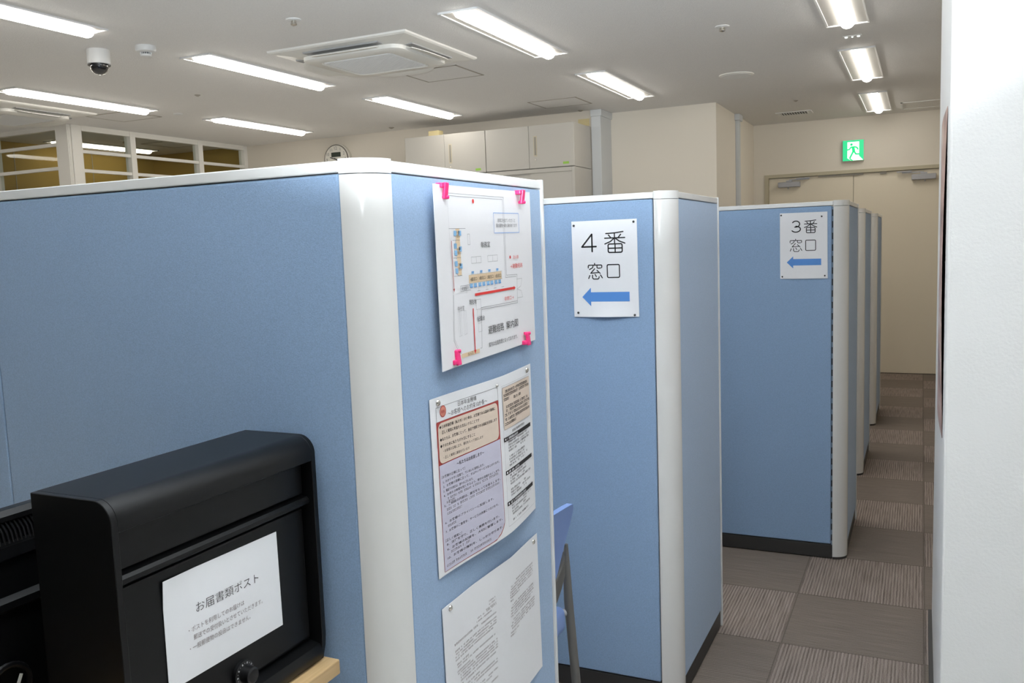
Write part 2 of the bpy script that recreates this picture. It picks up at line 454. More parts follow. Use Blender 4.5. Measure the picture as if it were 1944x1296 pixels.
# trunking on the far walls
d1 = MB().box(-2.718, -2.628, 7.60, 7.90, 0, HC - 0.05); d1.box(-2.719, -2.615, 7.585, 7.90, HC - 0.06, HC - 0.001)
tag(d1.build('cable_trunking', M['conduit'], bevel=0.004), 'pale grey vertical cable trunking on the far wall beside the cabinets', 'trunking', 'cable trunking runs')
d2 = MB().box(-1.66, -1.625, 8.78, 8.86, 0, HC - 0.05); d2.box(-1.66, -1.61, 8.74, 8.90, HC - 0.06, HC - 0.001)
tag(d2.build('cable_trunking', M['conduit'], bevel=0.004), 'pale grey vertical cable trunking on the side wall left of the double door', 'trunking', 'cable trunking runs')

# ------------------------------------------------------------------ ceiling lights
def make_light(tube):
    L, w = 1.24, 0.115
    root = thing('ceiling_light', 'x', 'ceiling light', (0, 0, HC), 'recessed linear ceiling lights')
    f = MB()
    z = HC
    f.box(-w, -w + 0.010, 0, L, z - 0.008, z); f.box(w - 0.010, w, 0, L, z - 0.008, z)
    f.box(-w, w, 0, 0.012, z - 0.010, z); f.box(-w, w, L - 0.012, L, z - 0.010, z)
    f.build('trim_frame', M['white_plastic'], root)
    r = MB()
    for s in (-1, 1):
        r.prism([(s * 0.104, z - 0.0035), (s * 0.040, z - 0.0020), (s * 0.040, z), (s * 0.104, z)], 'y', 0.012, L - 0.012)
    r.build('reflector', M['reflector'], root)
    d = MB(); n = 14; vs = []; fs = []
    secs = [(0.014, 0.55), (0.02, 0.85), (0.035, 1.0), (L - 0.035, 1.0), (L - 0.02, 0.85), (L - 0.012, 0.55)]
    for y, k in secs:
        for i in range(n + 1):
            a = pi * i / n
            vs.append((-0.038 * k * cos(a), y, z - 0.0015 - 0.034 * k * sin(a)))
    m = n + 1
    for j in range(len(secs) - 1):
        for i in range(n): fs.append((j * m + i, j * m + i + 1, (j + 1) * m + i + 1, (j + 1) * m + i))
    fs.append(tuple(range(m))); fs.append(tuple(range((len(secs) - 1) * m, len(secs) * m))[::-1])
    d.add(vs, fs)
    d.build('diffuser', tube, root, smooth=True)
    return root
warm = make_light(M['tube'])
LIGHTS = [
    (-0.4014, 4.259, 'recessed ceiling light over the aisle, cut by the top of the photo'),
    (-0.4014, 6.2225, 'middle of the three recessed lights in the row leading to the exit sign'),
    (-0.4014, 8.2057, 'farthest recessed ceiling light, nearest the green exit sign'),
    (-2.138, 4.028, 'large bright recessed ceiling light right of the air conditioner cassette'),
    (-2.125, 5.945, 'recessed ceiling light above the 4番 partition, left of the round speaker'),
    (-3.93, 4.055, 'recessed ceiling light between the smoke detector and the air conditioner cassette'),
    (-3.875, 5.87, 'recessed ceiling light below the air conditioner cassette, nearest the cabinets'),
    (-3.955, 2.135, 'recessed ceiling light in the top left corner above the dome camera'),
    (-5.69, 4.085, 'recessed ceiling light at the left edge above the glazed office partition'),
    (-5.56, 5.90, 'recessed ceiling light nearest the wall clock'),
]
warm.location = (LIGHTS[0][0], LIGHTS[0][1], HC); warm['label'] = LIGHTS[0][2]
for x, y, lb in LIGHTS[1:]:
    copy_tree(warm, (x, y, HC), lb)
for x, y in ((-5.69, 2.1), (-7.4, 3.2), (-9.0, 3.2)):
    copy_tree(warm, (x, y, HC), 'recessed ceiling light at the left end of the office, outside the photo', 'office lights outside the photo')
cool = make_light(M['tube_cool'])
cool.location = (-0.4, 2.25, HC); cool['label'] = 'recessed ceiling light over the near end of the aisle, above the photo'
cool['group'] = 'recessed lights over the waiting area'
for x, y in ((-0.4, 0.30), (-0.4, -1.65), (-2.13, 2.06), (-2.13, 0.10), (-2.13, -1.85), (1.2, 0.3), (1.2, -1.65), (-3.95, 0.15)):
    copy_tree(cool, (x, y, HC), 'recessed ceiling light over the waiting area, outside the photo', 'recessed lights over the waiting area')
rl = make_light(M['tube_room'])
rl.location = (-7.76, 6.02, HC); rl['label'] = 'strip light inside the mustard walled room seen through the glazed partition'

# ------------------------------------------------------------------ ceiling fittings
def make_ac():
    c = Vector((0, 0, HC)); root = thing('ceiling_air_conditioner', 'x', 'air conditioner', c, 'ceiling air conditioner cassettes')
    a, b = 0.478, 0.425
    p = MB()
    def ring(x, y, z): return [(-x, -y, z), (x, -y, z), (x, y, z), (-x, y, z)]
    vs = ring(a, b, HC) + ring(a, b, HC - 0.010) + ring(a - 0.012, b - 0.012, HC - 0.016) + ring(0.36, 0.315, HC - 0.030)
    fs = []
    for k in range(3):
        for i in range(4): fs.append((k * 4 + i, k * 4 + (i + 1) % 4, k * 4 + 4 + (i + 1) % 4, k * 4 + 4 + i))
    fs += [(0, 1, 2, 3), (12, 13, 14, 15)]
    p.add(vs, fs); p.build('panel', M['ac'], root)
    # rounded inner frame
    f = MB(); pts = []
    hx, hy, rr = 0.345, 0.30, 0.07
    for cx, cy, a0 in ((hx - rr, hy - rr, 0), (-hx + rr, hy - rr, 90), (-hx + rr, -hy + rr, 180), (hx - rr, -hy + rr, 270)):
        for k in range(7): t = R(a0 + 15 * k); pts.append((cx + rr * cos(t), cy + rr * sin(t)))
    n = len(pts)
    vs = [(x, y, HC - 0.02) for x, y in pts] + [(x, y, HC - 0.052) for x, y in pts] + [(x * 0.95, y * 0.95, HC - 0.060) for x, y in pts] + [(x * 0.76, y * 0.76, HC - 0.062) for x, y in pts] + [(x * 0.75, y * 0.75, HC - 0.056) for x, y in pts]
    fs = [(k * n + i, k * n + (i + 1) % n, (k + 1) * n + (i + 1) % n, (k + 1) * n + i) for k in range(4) for i in range(n)]
    fs += [tuple(range(n)), tuple(range(4 * n, 5 * n))]
    f.add(vs, fs); f.build('inner_frame', M['ac'], root, smooth=True)
    g = MB()
    g.box(-0.235, 0.235, -0.20, 0.20, HC - 0.0605, HC - 0.055)
    for i in range(40):
        x = -0.23 + 0.46 * i / 39; g.box(x - 0.0015, x + 0.0015, -0.198, 0.198, HC - 0.0625, HC - 0.0605)
    g.build('intake_grille', M['ac_grille'], root)
    s = MB()
    for sx, sy in ((1, 0), (-1, 0), (0, 1), (0, -1)):
        if sx: s.box(sx * 0.385 - 0.033, sx * 0.385 + 0.020, -0.235, 0.235, HC - 0.031, HC - 0.02)
        else: s.box(-0.26, 0.26, sy * 0.337 - 0.033, sy * 0.337 + 0.022, HC - 0.031, HC - 0.02)
    s.build('outlet_slot', M['outlet'], root)
    for sx, sy, L in ((1, 0, 0.205), (-1, 0, 0.205), (0, 1, 0.225), (0, -1, 0.225)):
        fl_ = MB()
        def fn(u, v, side):
            t = (u - 0.5) * 2
            w = 0.098 * (1 - 0.55 * abs(t) ** 4)
            along = t * L
            out = -0.048 + v * w * 1.05; z = HC - 0.032 - 0.30 * v * w + (0.004 if side else 0) - 0.006 * sin(pi * v)
            d = (0.385 if sx else 0.337)
            if sx: return (sx * (d + out), along, z)
            return (along, sy * (d + out), z)
        fl_.sheet(fn, 16, 4); fl_.build('air_flap', M['ac'], root, smooth=True)
    return root
ac = make_ac(); ac.location = (-3.04, 4.64, HC); ac['label'] = 'square four-way ceiling air conditioner cassette in the top centre of the photo'
copy_tree(ac, (-6.56, 4.74, HC), 'ceiling air conditioner cassette cut by the left edge above the glazed partition')

def hatch(x0, x1, y0, y1, label):
    r = thing('ceiling_hatch', label, 'ceiling hatch', ((x0 + x1) / 2, (y0 + y1) / 2, HC), 'ceiling inspection hatches')
    w = 0.012
    f = MB().box(x0, x1, y0, y0 + w, HC - 0.003, HC); f.box(x0, x1, y1 - w, y1, HC - 0.003, HC)
    f.box(x0, x0 + w, y0, y1, HC - 0.003, HC); f.box(x1 - w, x1, y0, y1, HC - 0.003, HC)
    f.build('frame', M['seam'], r)
    MB().box(x0 + w, x1 - w, y0 + w, y1 - w, HC - 0.002, HC).build('panel', M['ceiling'], r)
hatch(-3.23, -2.78, 5.19, 5.60, 'square ceiling inspection hatch tucked behind the air conditioner cassette')
hatch(-3.01, -2.577, 6.855, 7.25, 'square ceiling inspection hatch above the tall cabinets')
hatch(-6.28, -5.83, 5.21, 5.60, 'square ceiling inspection hatch above the glazed office partition')
hatch(-7.35, -6.9, 6.75, 7.2, 'ceiling inspection hatch in the mustard room behind the glass')

# dome camera
dc = thing('dome_camera', 'white cylindrical dome security camera hanging from the ceiling at top left', 'security camera', (-4.274, 3.671, HC))
cx, cy = -4.262, 3.66
MB().lathe([(0.060, HC), (0.062, HC - 0.005), (0.062, HC - 0.078), (0.058, HC - 0.082)], (cx, cy, 0), 40).build('housing', M['white_plastic'], dc, smooth=True)
MB().lathe([(0.061, HC - 0.082), (0.060, HC - 0.088), (0.049, HC - 0.088)], (cx, cy, 0), 40).build('bezel_ring', M['black_gloss'], dc, smooth=True)
pr = [(0.050 * cos(R(9 * k)), HC - 0.088 - 0.050 * sin(R(9 * k))) for k in range(10)] + [(0.0004, HC - 0.138)]
MB().lathe(pr, (cx, cy, 0), 40).build('dome', M['lens'], dc, smooth=True)

def smoke(x, y, label):
    r = thing('smoke_detector', label, 'smoke detector', (x, y, HC), 'smoke detectors')
    MB().lathe([(0.055, HC), (0.057, HC - 0.02), (0.052, HC - 0.030), (0.034, HC - 0.036)], (x, y, 0), 32).build('base', M['white_plastic'], r, smooth=True)
    c = MB().lathe([(0.028, HC - 0.036), (0.028, HC - 0.046)], (x, y, 0), 24)
    c.build('chamber', M['slot'], r, smooth=True)
    k = MB()
    for i in range(18):
        a = 2 * pi * i / 18
        k.tube([(x + 0.029 * cos(a), y + 0.029 * sin(a), HC - 0.035), (x + 0.029 * cos(a), y + 0.029 * sin(a), HC - 0.047)], 0.0022, 6)
    k.build('chamber_rib', M['white_plastic'], r)
    MB().lathe([(0.030, HC - 0.046), (0.027, HC - 0.056), (0.010, HC - 0.058)], (x, y, 0), 24).build('cap', M['white_plastic'], r, smooth=True)
smoke(-3.979, 3.74, 'white round smoke detector on the ceiling right of the dome camera')
smoke(-7.36, 5.90, 'smoke detector in the mustard room seen through the glass')

def sprinkler(x, y, label, k=1.0):
    r = thing('sprinkler_head', label, 'sprinkler', (x, y, HC), 'ceiling sprinkler heads')
    MB().lathe([(0.040 * k, HC), (0.040 * k, HC - 0.003), (0.034 * k, HC - 0.006), (0.012 * k, HC - 0.006)], (x, y, 0), 28).build('escutcheon', M['white_plastic'], r, smooth=True)
    h = MB().lathe([(0.010 * k, HC - 0.005), (0.010 * k, HC - 0.018), (0.016 * k, HC - 0.020), (0.016 * k, HC - 0.026), (0.006 * k, HC - 0.030)], (x, y, 0), 16)
    for s in (-1, 1): h.tube([(x + s * 0.012 * k, y, HC - 0.006), (x + s * 0.014 * k, y, HC - 0.024)], 0.003 * k, 6)
    h.build('head', M['silver'], r, smooth=True)
sprinkler(-2.932, 3.736, 'chrome sprinkler head on the ceiling above and left of the air conditioner cassette')
sprinkler(-1.042, 5.149, 'chrome sprinkler head on the ceiling right of the large light, above the round speaker')
sprinkler(-7.24, 6.44, 'sprinkler head in the mustard room seen through the glass')
def knob(x, y, label, r_=0.016, dark=True):
    r = thing('ceiling_sensor', label, 'ceiling sensor', (x, y, HC), 'small ceiling sensors')
    MB().lathe([(r_ * 1.3, HC), (r_ * 1.3, HC - 0.004), (r_, HC - 0.006), (r_ * 0.4, HC - 0.012)], (x, y, 0), 20).build('cap', M['seam'] if dark else M['white_plastic'], r, smooth=True)
knob(-4.859, 5.021, 'small dark sensor on the ceiling above the light nearest the clock')
knob(-2.797, 7.549, 'small dark knob on the ceiling above the right end of the tall cabinets', 0.02)
knob(-4.704, 7.398, 'small dark knob on the ceiling between the wall clock and the cabinets', 0.02)
knob(-1.03, 8.25, 'small dark sensor on the ceiling in front of the slotted vent', 0.014)
knob(-5.616, 5.569, 'small pale sensor on the ceiling left of the light nearest the clock', 0.03, False)
# triple lamp
tl = thing('emergency_light', 'tiny emergency light with three white lenses between two aisle lights', 'emergency light', (-0.401, 5.843, HC))
MB().box(-0.455, -0.347, 5.825, 5.861, HC - 0.004, HC).build('plate', M['ceiling'], tl)
for dx in (-0.035, 0, 0.035):
    MB().lathe([(0.010 if dx else 0.007, HC - 0.004), (0.008 if dx else 0.005, HC - 0.010), (0.001, HC - 0.012)], (-0.401 + dx, 5.843, 0), 16).build('lens', M['white_sign'], tl, smooth=True)
# speaker
sp = thing('ceiling_speaker', 'round off-white ceiling speaker right of the light above the 4番 partition', 'speaker', (-1.255, 6.694, HC))
MB().lathe([(0.125, HC), (0.125, HC - 0.006), (0.115, HC - 0.011), (0.108, HC - 0.011)], (-1.255, 6.694, 0), 48).build('rim', M['ac'], sp, smooth=True)
MB().lathe([(0.108, HC - 0.006), (0.108, HC - 0.012), (0.06, HC - 0.014), (0.002, HC - 0.015)], (-1.255, 6.694, 0), 48).build('grille', M['ac_grille'], sp, smooth=True)
# slotted vent
vt = thing('air_vent', 'small rectangular slotted ceiling vent near the exit door wall', 'vent', (-1.14, 9.05, HC))
f = MB().box(-1.31, -0.98, 8.95, 9.16, HC - 0.006, HC); f.build('frame', M['white_plastic'], vt)
s = MB().box(-1.27, -1.02, 8.985, 9.125, HC - 0.0075, HC - 0.005); s.build('recess', M['slot'], vt)
s = MB()
for i in range(11):
    x = -1.265 + 0.024 * i; s.box(x, x + 0.008, 8.985, 9.125, HC - 0.010, HC - 0.006)
s.build('slat', M['white_plastic'], vt)
ap = thing('air_vent', 'wide white-edged ceiling air outlet beside the wall end at right', 'vent', (0.05, 9.3, HC))
f = MB().box(-0.2, 0.5, 9.05, 9.08, HC - 0.006, HC); f.box(-0.2, 0.5, 9.50, 9.53, HC - 0.006, HC); f.box(-0.2, -0.185, 9.05, 9.53, HC - 0.006, HC)
f.build('frame', M['white_plastic'], ap)
MB().box(-0.19, 0.5, 9.08, 9.50, HC - 0.003, HC).build('panel', M['ceiling'], ap)

# ------------------------------------------------------------------ exit sign
ex = thing('exit_sign', 'green and white illuminated running man exit sign above the double door', 'exit sign', (-0.655, YB, 2.20))
ex0, ex1, ez0, ez1 = -0.757, -0.553, 2.203, 2.413
MB().box(ex0, ex1, YB - 0.045, YB, ez0, ez1).build('housing', M['white_plastic'], ex, bevel=0.004)
MB().box(ex0 + 0.002, ex1 - 0.002, YB - 0.047, YB - 0.045, ez0 + 0.002, ez1 - 0.002).build('green_panel', M['green_sign'], ex)
EW, EH = ex1 - ex0, ez1 - ez0
def EP(u, v, k=0): return (ex0 + u * EW, YB - 0.0478 - k, ez1 - v * EH)
def flat(pts2, k, mb, thick=0.0006):
    n = len(pts2)
    vs = [EP(u, v, k) for u, v in pts2] + [EP(u, v, k + thick) for u, v in pts2]
    mb.add(vs, [tuple(range(n)), tuple(range(n, 2 * n))[::-1]] + [(i, (i + 1) % n, n + (i + 1) % n, n + i) for i in range(n)])
dm = MB(); flat([(0.23, 0.09), (0.78, 0.09), (0.78, 0.78), (0.97, 0.98), (0.40, 0.98), (0.23, 0.86)], 0, dm)
dm.build('white_doorway', M['white_sign'], ex)
mn = MB()
def estroke(pl, w):
    for (a, b), (c, d) in zip(pl[:-1], pl[1:]):
        dx, dy = c - a, d - b; l = math.hypot(dx, dy) or 1; nx, ny = -dy / l * w / 2, dx / l * w / 2
        flat([(a + nx, b + ny), (c + nx, d + ny), (c - nx, d - ny), (a - nx, b - ny)], 0.0008, mn)
    for a, b in pl:
        flat([(a + w / 2 * cos(R(45 * i)), b + w / 2 * sin(R(45 * i))) for i in range(8)], 0.0008, mn)
flat([(0.42 + 0.062 * cos(R(30 * i)), 0.215 + 0.062 * sin(R(30 * i))) for i in range(12)], 0.0008, mn)
estroke([(0.22, 0.46), (0.31, 0.45), (0.40, 0.34)], 0.066)
estroke([(0.43, 0.34), (0.58, 0.33), (0.68, 0.37), (0.72, 0.45)], 0.066)
estroke([(0.50, 0.37), (0.53, 0.54)], 0.135)
estroke([(0.51, 0.54), (0.43, 0.70), (0.35, 0.85)], 0.08)
estroke([(0.55, 0.55), (0.63, 0.68), (0.82, 0.69), (0.86, 0.66)], 0.072)
estroke([(0.36, 0.90), (0.46, 0.98)], 0.06)
mn.build('running_figure', M['green_sign'], ex)

# ------------------------------------------------------------------ clock
ck = thing('wall_clock', 'round white wall clock half hidden behind the nearest partition', 'clock', (-5.505, 7.62, 2.42))
kx, kz, kr = -5.505, 2.415, 0.16
MB().lathe([(kr, 7.62), (kr, 7.585), (kr - 0.012, 7.575), (kr - 0.02, 7.58)], (kx, 0, kz), 56, axis='y').build('case', M['clock_face'], ck, smooth=True)
MB().lathe([(kr - 0.008, 7.576), (kr - 0.011, 7.570), (kr - 0.018, 7.570), (kr - 0.020, 7.578)], (kx, 0, kz), 56, axis='y').build('rim', M['clock_rim'], ck, smooth=True)
MB().lathe([(kr - 0.014, 7.574), (kr - 0.014, 7.572)], (kx, 0, kz), 56, axis='y').build('face', M['clock_face'], ck)
MB().box(kx - 0.055, kx + 0.06, 7.568, 7.572, kz + 0.025, kz + 0.072).build('display', M['dial'], ck)
h = MB()
def hand(a, l, w):
    m = Matrix.Translation((kx, 7.567, kz)) @ Matrix.Rotation(R(a), 4, 'Y')
    h.box(-w, w, -0.001, 0.001, -0.02, l, 0, m)
hand(-72, 0.075, 0.004); hand(130, 0.11, 0.003)
h.build('hand', M['ink'], ck)

# ------------------------------------------------------------------ text outlines
_fc = {}
def glyphs(body, weight=0.0):
    key = (body, weight)
    if key in _fc: return _fc[key]
    cu = bpy.data.curves.new('t', 'FONT'); cu.body = body; cu.size = 1.0; cu.resolution_u = 2
    cu.offset = weight
    ob = bpy.data.objects.new('t', cu); COL.objects.link(ob)
    dg = bpy.context.evaluated_depsgraph_get(); dg.update()
    ev = ob.evaluated_get(dg); me = ev.to_mesh()
    vs = [(v.co.x, v.co.y) for v in me.vertices]; fs = [tuple(p.vertices) for p in me.polygons]
    ev.to_mesh_clear(); bpy.data.objects.remove(ob); bpy.data.curves.remove(cu)
    _fc[key] = (vs, fs); return vs, fs

nm = MB()
for k in (9, 10, 11, 12, 1, 2, 3):
    gv, gf = glyphs(str(k)); a = 2 * pi * k / 12
    x0, x1 = min(p[0] for p in gv), max(p[0] for p in gv); y0, y1 = min(p[1] for p in gv), max(p[1] for p in gv)
    nm.add([(kx + 0.115 * sin(a) + (x - (x0 + x1) / 2) * 0.042, 7.5712, kz + 0.115 * cos(a) + (y - (y0 + y1) / 2) * 0.046) for x, y in gv], gf)
nm.build('numerals', M['ink_grey'], ck, fixn=False)

class Sheet:
    """a sheet of paper hung on a surface; print is laid on it in its own u (across) and v (down)"""
    def __init__(s, name, label, cat, tl, tr, br, bl, n, bulge, m, group=None, thick=0.0006):
        s.c = [Vector(p) for p in (tl, tr, br, bl)]; s.n = Vector(n); s.b = bulge
        s.W = (s.c[1] - s.c[0]).length; s.H = (s.c[3] - s.c[0]).length
        s.layers = {}
        s.root = thing(name, label, cat, s.c[3], group)
        p = MB(); p.sheet(lambda u, v, side: s.P(u, v, -thick if side else 0), 32, 12)
        p.build('sheet', m, s.root, smooth=True)
    def P(s, u, v, off=0.0):
        a, b, c, d = s.c
        return (a * (1 - u) + b * u) * (1 - v) + (d * (1 - u) + c * u) * v + s.n * (s.b(u, v) + off)
    def L(s, mname):
        return s.layers.setdefault(mname, (MB(), 0.0004 + 0.00012 * len(s.layers)))
    def poly(s, mname, pts):
        mb, off = s.L(mname); mb.add([s.P(u, v, off) for u, v in pts], [tuple(range(len(pts)))])
    def rect(s, mname, u0, u1, v0, v1, nu=0):
        mb, off = s.L(mname); nu = nu or max(1, int(abs(u1 - u0) * 30))
        vs = [s.P(u0 + (u1 - u0) * i / nu, v, off) for v in (v0, v1) for i in range(nu + 1)]
        mb.add(vs, [(i, i + 1, nu + 2 + i, nu + 1 + i) for i in range(nu)])
    def line(s, mname, pts, w, round_=False):
        """w in metres"""
        for (a, b), (c, d) in zip(pts[:-1], pts[1:]):
            x, y = (c - a) * s.W, (d - b) * s.H; l = math.hypot(x, y) or 1
            nx, ny = -y / l * w / 2 / s.W, x / l * w / 2 / s.H
            k = max(1, int(abs(c - a) * 30)); mb, off = s.L(mname)
            vs = []
            for i in range(k + 1):
                t = i / k; u = a + (c - a) * t; v = b + (d - b) * t
                vs += [s.P(u + nx, v + ny, off), s.P(u - nx, v - ny, off)]
            mb.add(vs, [(2 * i, 2 * i + 1, 2 * i + 3, 2 * i + 2) for i in range(k)])
        if round_:
            for a, b in pts:
                s.poly(mname, [(a + w / 2 / s.W * cos(2 * pi * i / 10), b + w / 2 / s.H * sin(2 * pi * i / 10)) for i in range(10)])
    def frame(s, mname, u0, u1, v0, v1, w):
        s.line(mname, [(u0, v0), (u1, v0), (u1, v1), (u0, v1), (u0, v0)], w)
    def dot(s, mname, u, v, r):
        s.poly(mname, [(u + r / s.W * cos(2 * pi * i / 16), v + r / s.H * sin(2 * pi * i / 16)) for i in range(16)])
    def text(s, mname, body, u0, u1, v0, v1, weight=0.0, slope=0.0):
        vs, fs = glyphs(body, weight)
        x0 = min(p[0] for p in vs); x1 = max(p[0] for p in vs); y0 = min(p[1] for p in vs); y1 = max(p[1] for p in vs)
        mb, off = s.L(mname); out = []
        for x, y in vs:
            t = (x - x0) / (x1 - x0); u = u0 + (u1 - u0) * t; v = v1 - (v1 - v0) * (y - y0) / (y1 - y0) + slope * t
            out.append(s.P(u, v, off))
        mb.add(out, fs)
    def micro(s, mname, u0, u1, v0, h, rnd, gap=0.12, fill=0.75):
        """a line of print too small to read"""
        u = u0
        while u < u1:
            w = rnd.uniform(0.6, 1.2) * h * s.H / s.W
            if rnd.random() > gap:
                e = min(u + w * fill, u1)
                s.rect(mname, u, e, v0 + rnd.uniform(0, .25) * h, v0 + h * rnd.uniform(.35, .5), 1)
                s.rect(mname, u + rnd.uniform(0, .3) * (e - u), e, v0 + h * rnd.uniform(.6, .75), v0 + h, 1)
                if rnd.random() > .4:
                    m_ = u + (e - u) * rnd.uniform(.2, .7); s.rect(mname, m_, m_ + (e - u) * .22, v0, v0 + h, 1)
            u += w
    def done(s, names):
        for mname, (mb, off) in s.layers.items():
            o = mb.build(names.get(mname, 'print'), M[mname], s.root, fixn=False)
    def pt(s, u, v): return s.P(u, v, 0)

# single-stroke outlines for the big rounded lettering (x right, y down, 0..1)
def arc(cx, cy, rx, ry, a0, a1, n=10):
    return [(cx + rx * cos(R(a0 + (a1 - a0) * i / n)), cy + ry * sin(R(a0 + (a1 - a0) * i / n))) for i in range(n + 1)]
def rbox(x0, y0, x1, y1, r):
    p = arc(x1 - r, y0 + r, r, r, -90, 0, 4) + arc(x1 - r, y1 - r, r, r, 0, 90, 4) + arc(x0 + r, y1 - r, r, r, 90, 180, 4) + arc(x0 + r, y0 + r, r, r, 180, 270, 4)
    return p + [p[0]]
STROKES = {
    '4': [[(0.72, 1.0), (0.72, 0.0), (0.0, 0.72), (1.0, 0.72)]],
    '3': [arc(0.48, 0.27, 0.42, 0.27, -150, 90, 14) + [(0.35, 0.54)], [(0.48, 0.47)] + arc(0.48, 0.735, 0.50, 0.265, -80, 150, 14)],
    'ban': [[(0.06, 0.08), (0.5, 0.06), (0.92, 0.01)], [(0.0, 0.30), (1.0, 0.30)], [(0.49, 0.06), (0.49, 0.56)],
            [(0.19, 0.15), (0.30, 0.28)], [(0.80, 0.14), (0.68, 0.28)],
            [(0.46, 0.32), (0.28, 0.47), (0.0, 0.58)], [(0.53, 0.32), (0.72, 0.46), (1.0, 0.57)],
            rbox(0.16, 0.59, 0.86, 1.0, 0.07), [(0.16, 0.795), (0.86, 0.795)], [(0.51, 0.59), (0.51, 1.0)]],
    'mado': [[(0.47, 0.0), (0.47, 0.10)], [(0.02, 0.28), (0.02, 0.16), (0.06, 0.11), (0.92, 0.11), (0.97, 0.16), (0.95, 0.28)],
             [(0.36, 0.13), (0.32, 0.27), (0.10, 0.38)], [(0.63, 0.13), (0.63, 0.27), (0.70, 0.31), (0.88, 0.30)],
             [(0.46, 0.34), (0.18, 0.62), (0.76, 0.58)], [(0.62, 0.44), (0.84, 0.64)],
             [(0.11, 0.76), (0.03, 0.95)], [(0.30, 0.74), (0.30, 0.92), (0.37, 0.99), (0.68, 0.99), (0.74, 0.94), (0.76, 0.85)],
             [(0.48, 0.70), (0.57, 0.84)], [(0.86, 0.74), (0.98, 0.92)]],
    'kuchi': [rbox(0.0, 0.0, 1.0, 1.0, 0.10)],
}
def strokes(sh, m, key, u0, u1, v0, v1, w):
    for pl in STROKES[key]:
        sh.line(m, [(u0 + (u1 - u0) * x, v0 + (v1 - v0) * y) for x, y in pl], w, True)

def thumbtack(p, n, label, m='pin_dark', r=0.0036, group='thumbtacks'):
    p = Vector(p); ax = 'x' if abs(n[0]) > 0.5 else 'y'; s = n[0] if ax == 'x' else n[1]
    d = MB().lathe([(r, 0.0012 * s), (r * 0.92, 0.0026 * s), (r * 0.6, 0.0042 * s), (r * 0.15, 0.005 * s)], (0, 0, 0), 20, axis=ax)
    o = d.build('thumbtack', M[m], smooth=True); o.location = p
    return tag(o, label, 'thumbtack', group)

# ------------------------------------------------------------------ cubicle partitions
def partition(x, Y, L, segs, label, slots=0.0):
    """L-shaped screen: fabric front facing -y, rounded white corner post, fabric end facing +x"""
    w, H, K, T = 0.060, 1.600, 0.066, 0.060
    root = thing('cubicle_partition', label, 'partition', (x, Y, 0), 'blue cubicle partitions')
    q = [(x - w + w * sin(R(6 * i)), Y + w - w * cos(R(6 * i))) for i in range(16)]
    post = MB().prism(q + [(x - w, Y + w)], 'z', 0.012, H - 0.022)
    post.build('corner_post', M['post'], root, smooth=True)
    q2 = [(x - w - 0.0005 + (w + 0.001) * sin(R(6 * i)), Y + w + 0.0005 - (w + 0.001) * cos(R(6 * i))) for i in range(16)]
    MB().prism(q2 + [(x - w - 0.0005, Y + w + 0.0005)], 'z', H - 0.0205, H + 0.003).build('post_cap', M['post'], root, smooth=True)
    foot = MB().prism([(a * 0.9 + (x - 0.03) * 0.1, b * 0.9 + (Y + 0.03) * 0.1) for a, b in q + [(x - w, Y + w)]], 'z', 0.0, 0.012)
    foot.build('post_foot', M['kick'], root)
    xl = segs[-1]; xp = x - w
    # dark core frame behind the fabric
    MB().box(xl, xp, Y + 0.012, Y + T - 0.012, 0.02, H - 0.025).build('core', M['slot'], root)
    MB().box(x - T + 0.012, x - 0.012, Y + w, Y + L - 0.012, 0.02, H - 0.025).build('core', M['slot'], root)
    g = 0.0015 + slots
    a = xp - g
    for b in segs:
        MB().box(b + 0.0012, a, Y + 0.001, Y + T - 0.001, K + 0.004, H - 0.020).build('fabric_panel', M['fabric'], root, bevel=0.004, seg=3)
        a = b - 0.0012
    if slots > 0.004:
        sl = MB().box(xp - g + 0.001, xp - 0.001, Y + 0.006, Y + 0.011, K, H - 0.022, 0)
        z = K + 0.02
        while z < H - 0.06:
            sl.box(xp - g + 0.0015, xp - 0.0015, Y + 0.0048, Y + 0.006, z, z + 0.028, 1); z += 0.05
        sl.build('slotted_rail', [M['slotrail'], M['slot']], root)
    MB().box(x - T + 0.001, x - 0.001, Y + w + 0.0015, Y + L - 0.011, K + 0.004, H - 0.020).build('fabric_panel', M['fabric'], root, bevel=0.004, seg=3)
    MB().box(xl, xp - 0.0012, Y - 0.0005, Y + T, H - 0.0185, H).build('top_rail', M['rail'], root, bevel=0.002)
    MB().box(x - T, x + 0.0005, Y + w + 0.0012, Y + L, H - 0.0185, H).build('top_rail', M['rail'], root, bevel=0.002)
    MB().box(xl, xp - 0.002, Y + 0.004, Y + T - 0.004, 0.004, K).build('kick_plate', M['kick'], root, bevel=0.002)
    MB().box(x - T + 0.004, x - 0.004, Y + w + 0.002, Y + L - 0.011, 0.004, K).build('kick_plate', M['kick'], root, bevel=0.002)
    MB().box(x - T, x + 0.003, Y + L - 0.010, Y + L, 0.006, H + 0.002).build('end_trim', M['rail'], root, bevel=0.0015)
    MB().box(xl - 0.010, xl, Y, Y + T, 0.004, H).build('end_trim', M['rail'], root, bevel=0.0015)
    return root
partition(-0.7857, 1.1677, 0.690, [-1.722, -2.65], 'nearest blue fabric partition, with three notices on its end')
partition(-0.6649, 2.5579, 0.6265, [-1.60], 'blue fabric partition carrying the 4番 sign', 0.003)
partition(-0.2893, 4.0445, 0.6256, [-1.22], 'blue fabric partition carrying the 3番 sign', 0.006)
partition(-0.3058, 5.5491, 0.676, [-1.24], 'blue fabric partition just behind the 3番 one, mostly hidden', 0.003)
partition(-0.3025, 7.0687, 0.690, [-1.23], 'farthest blue fabric partition, nearest the double door', 0.003)

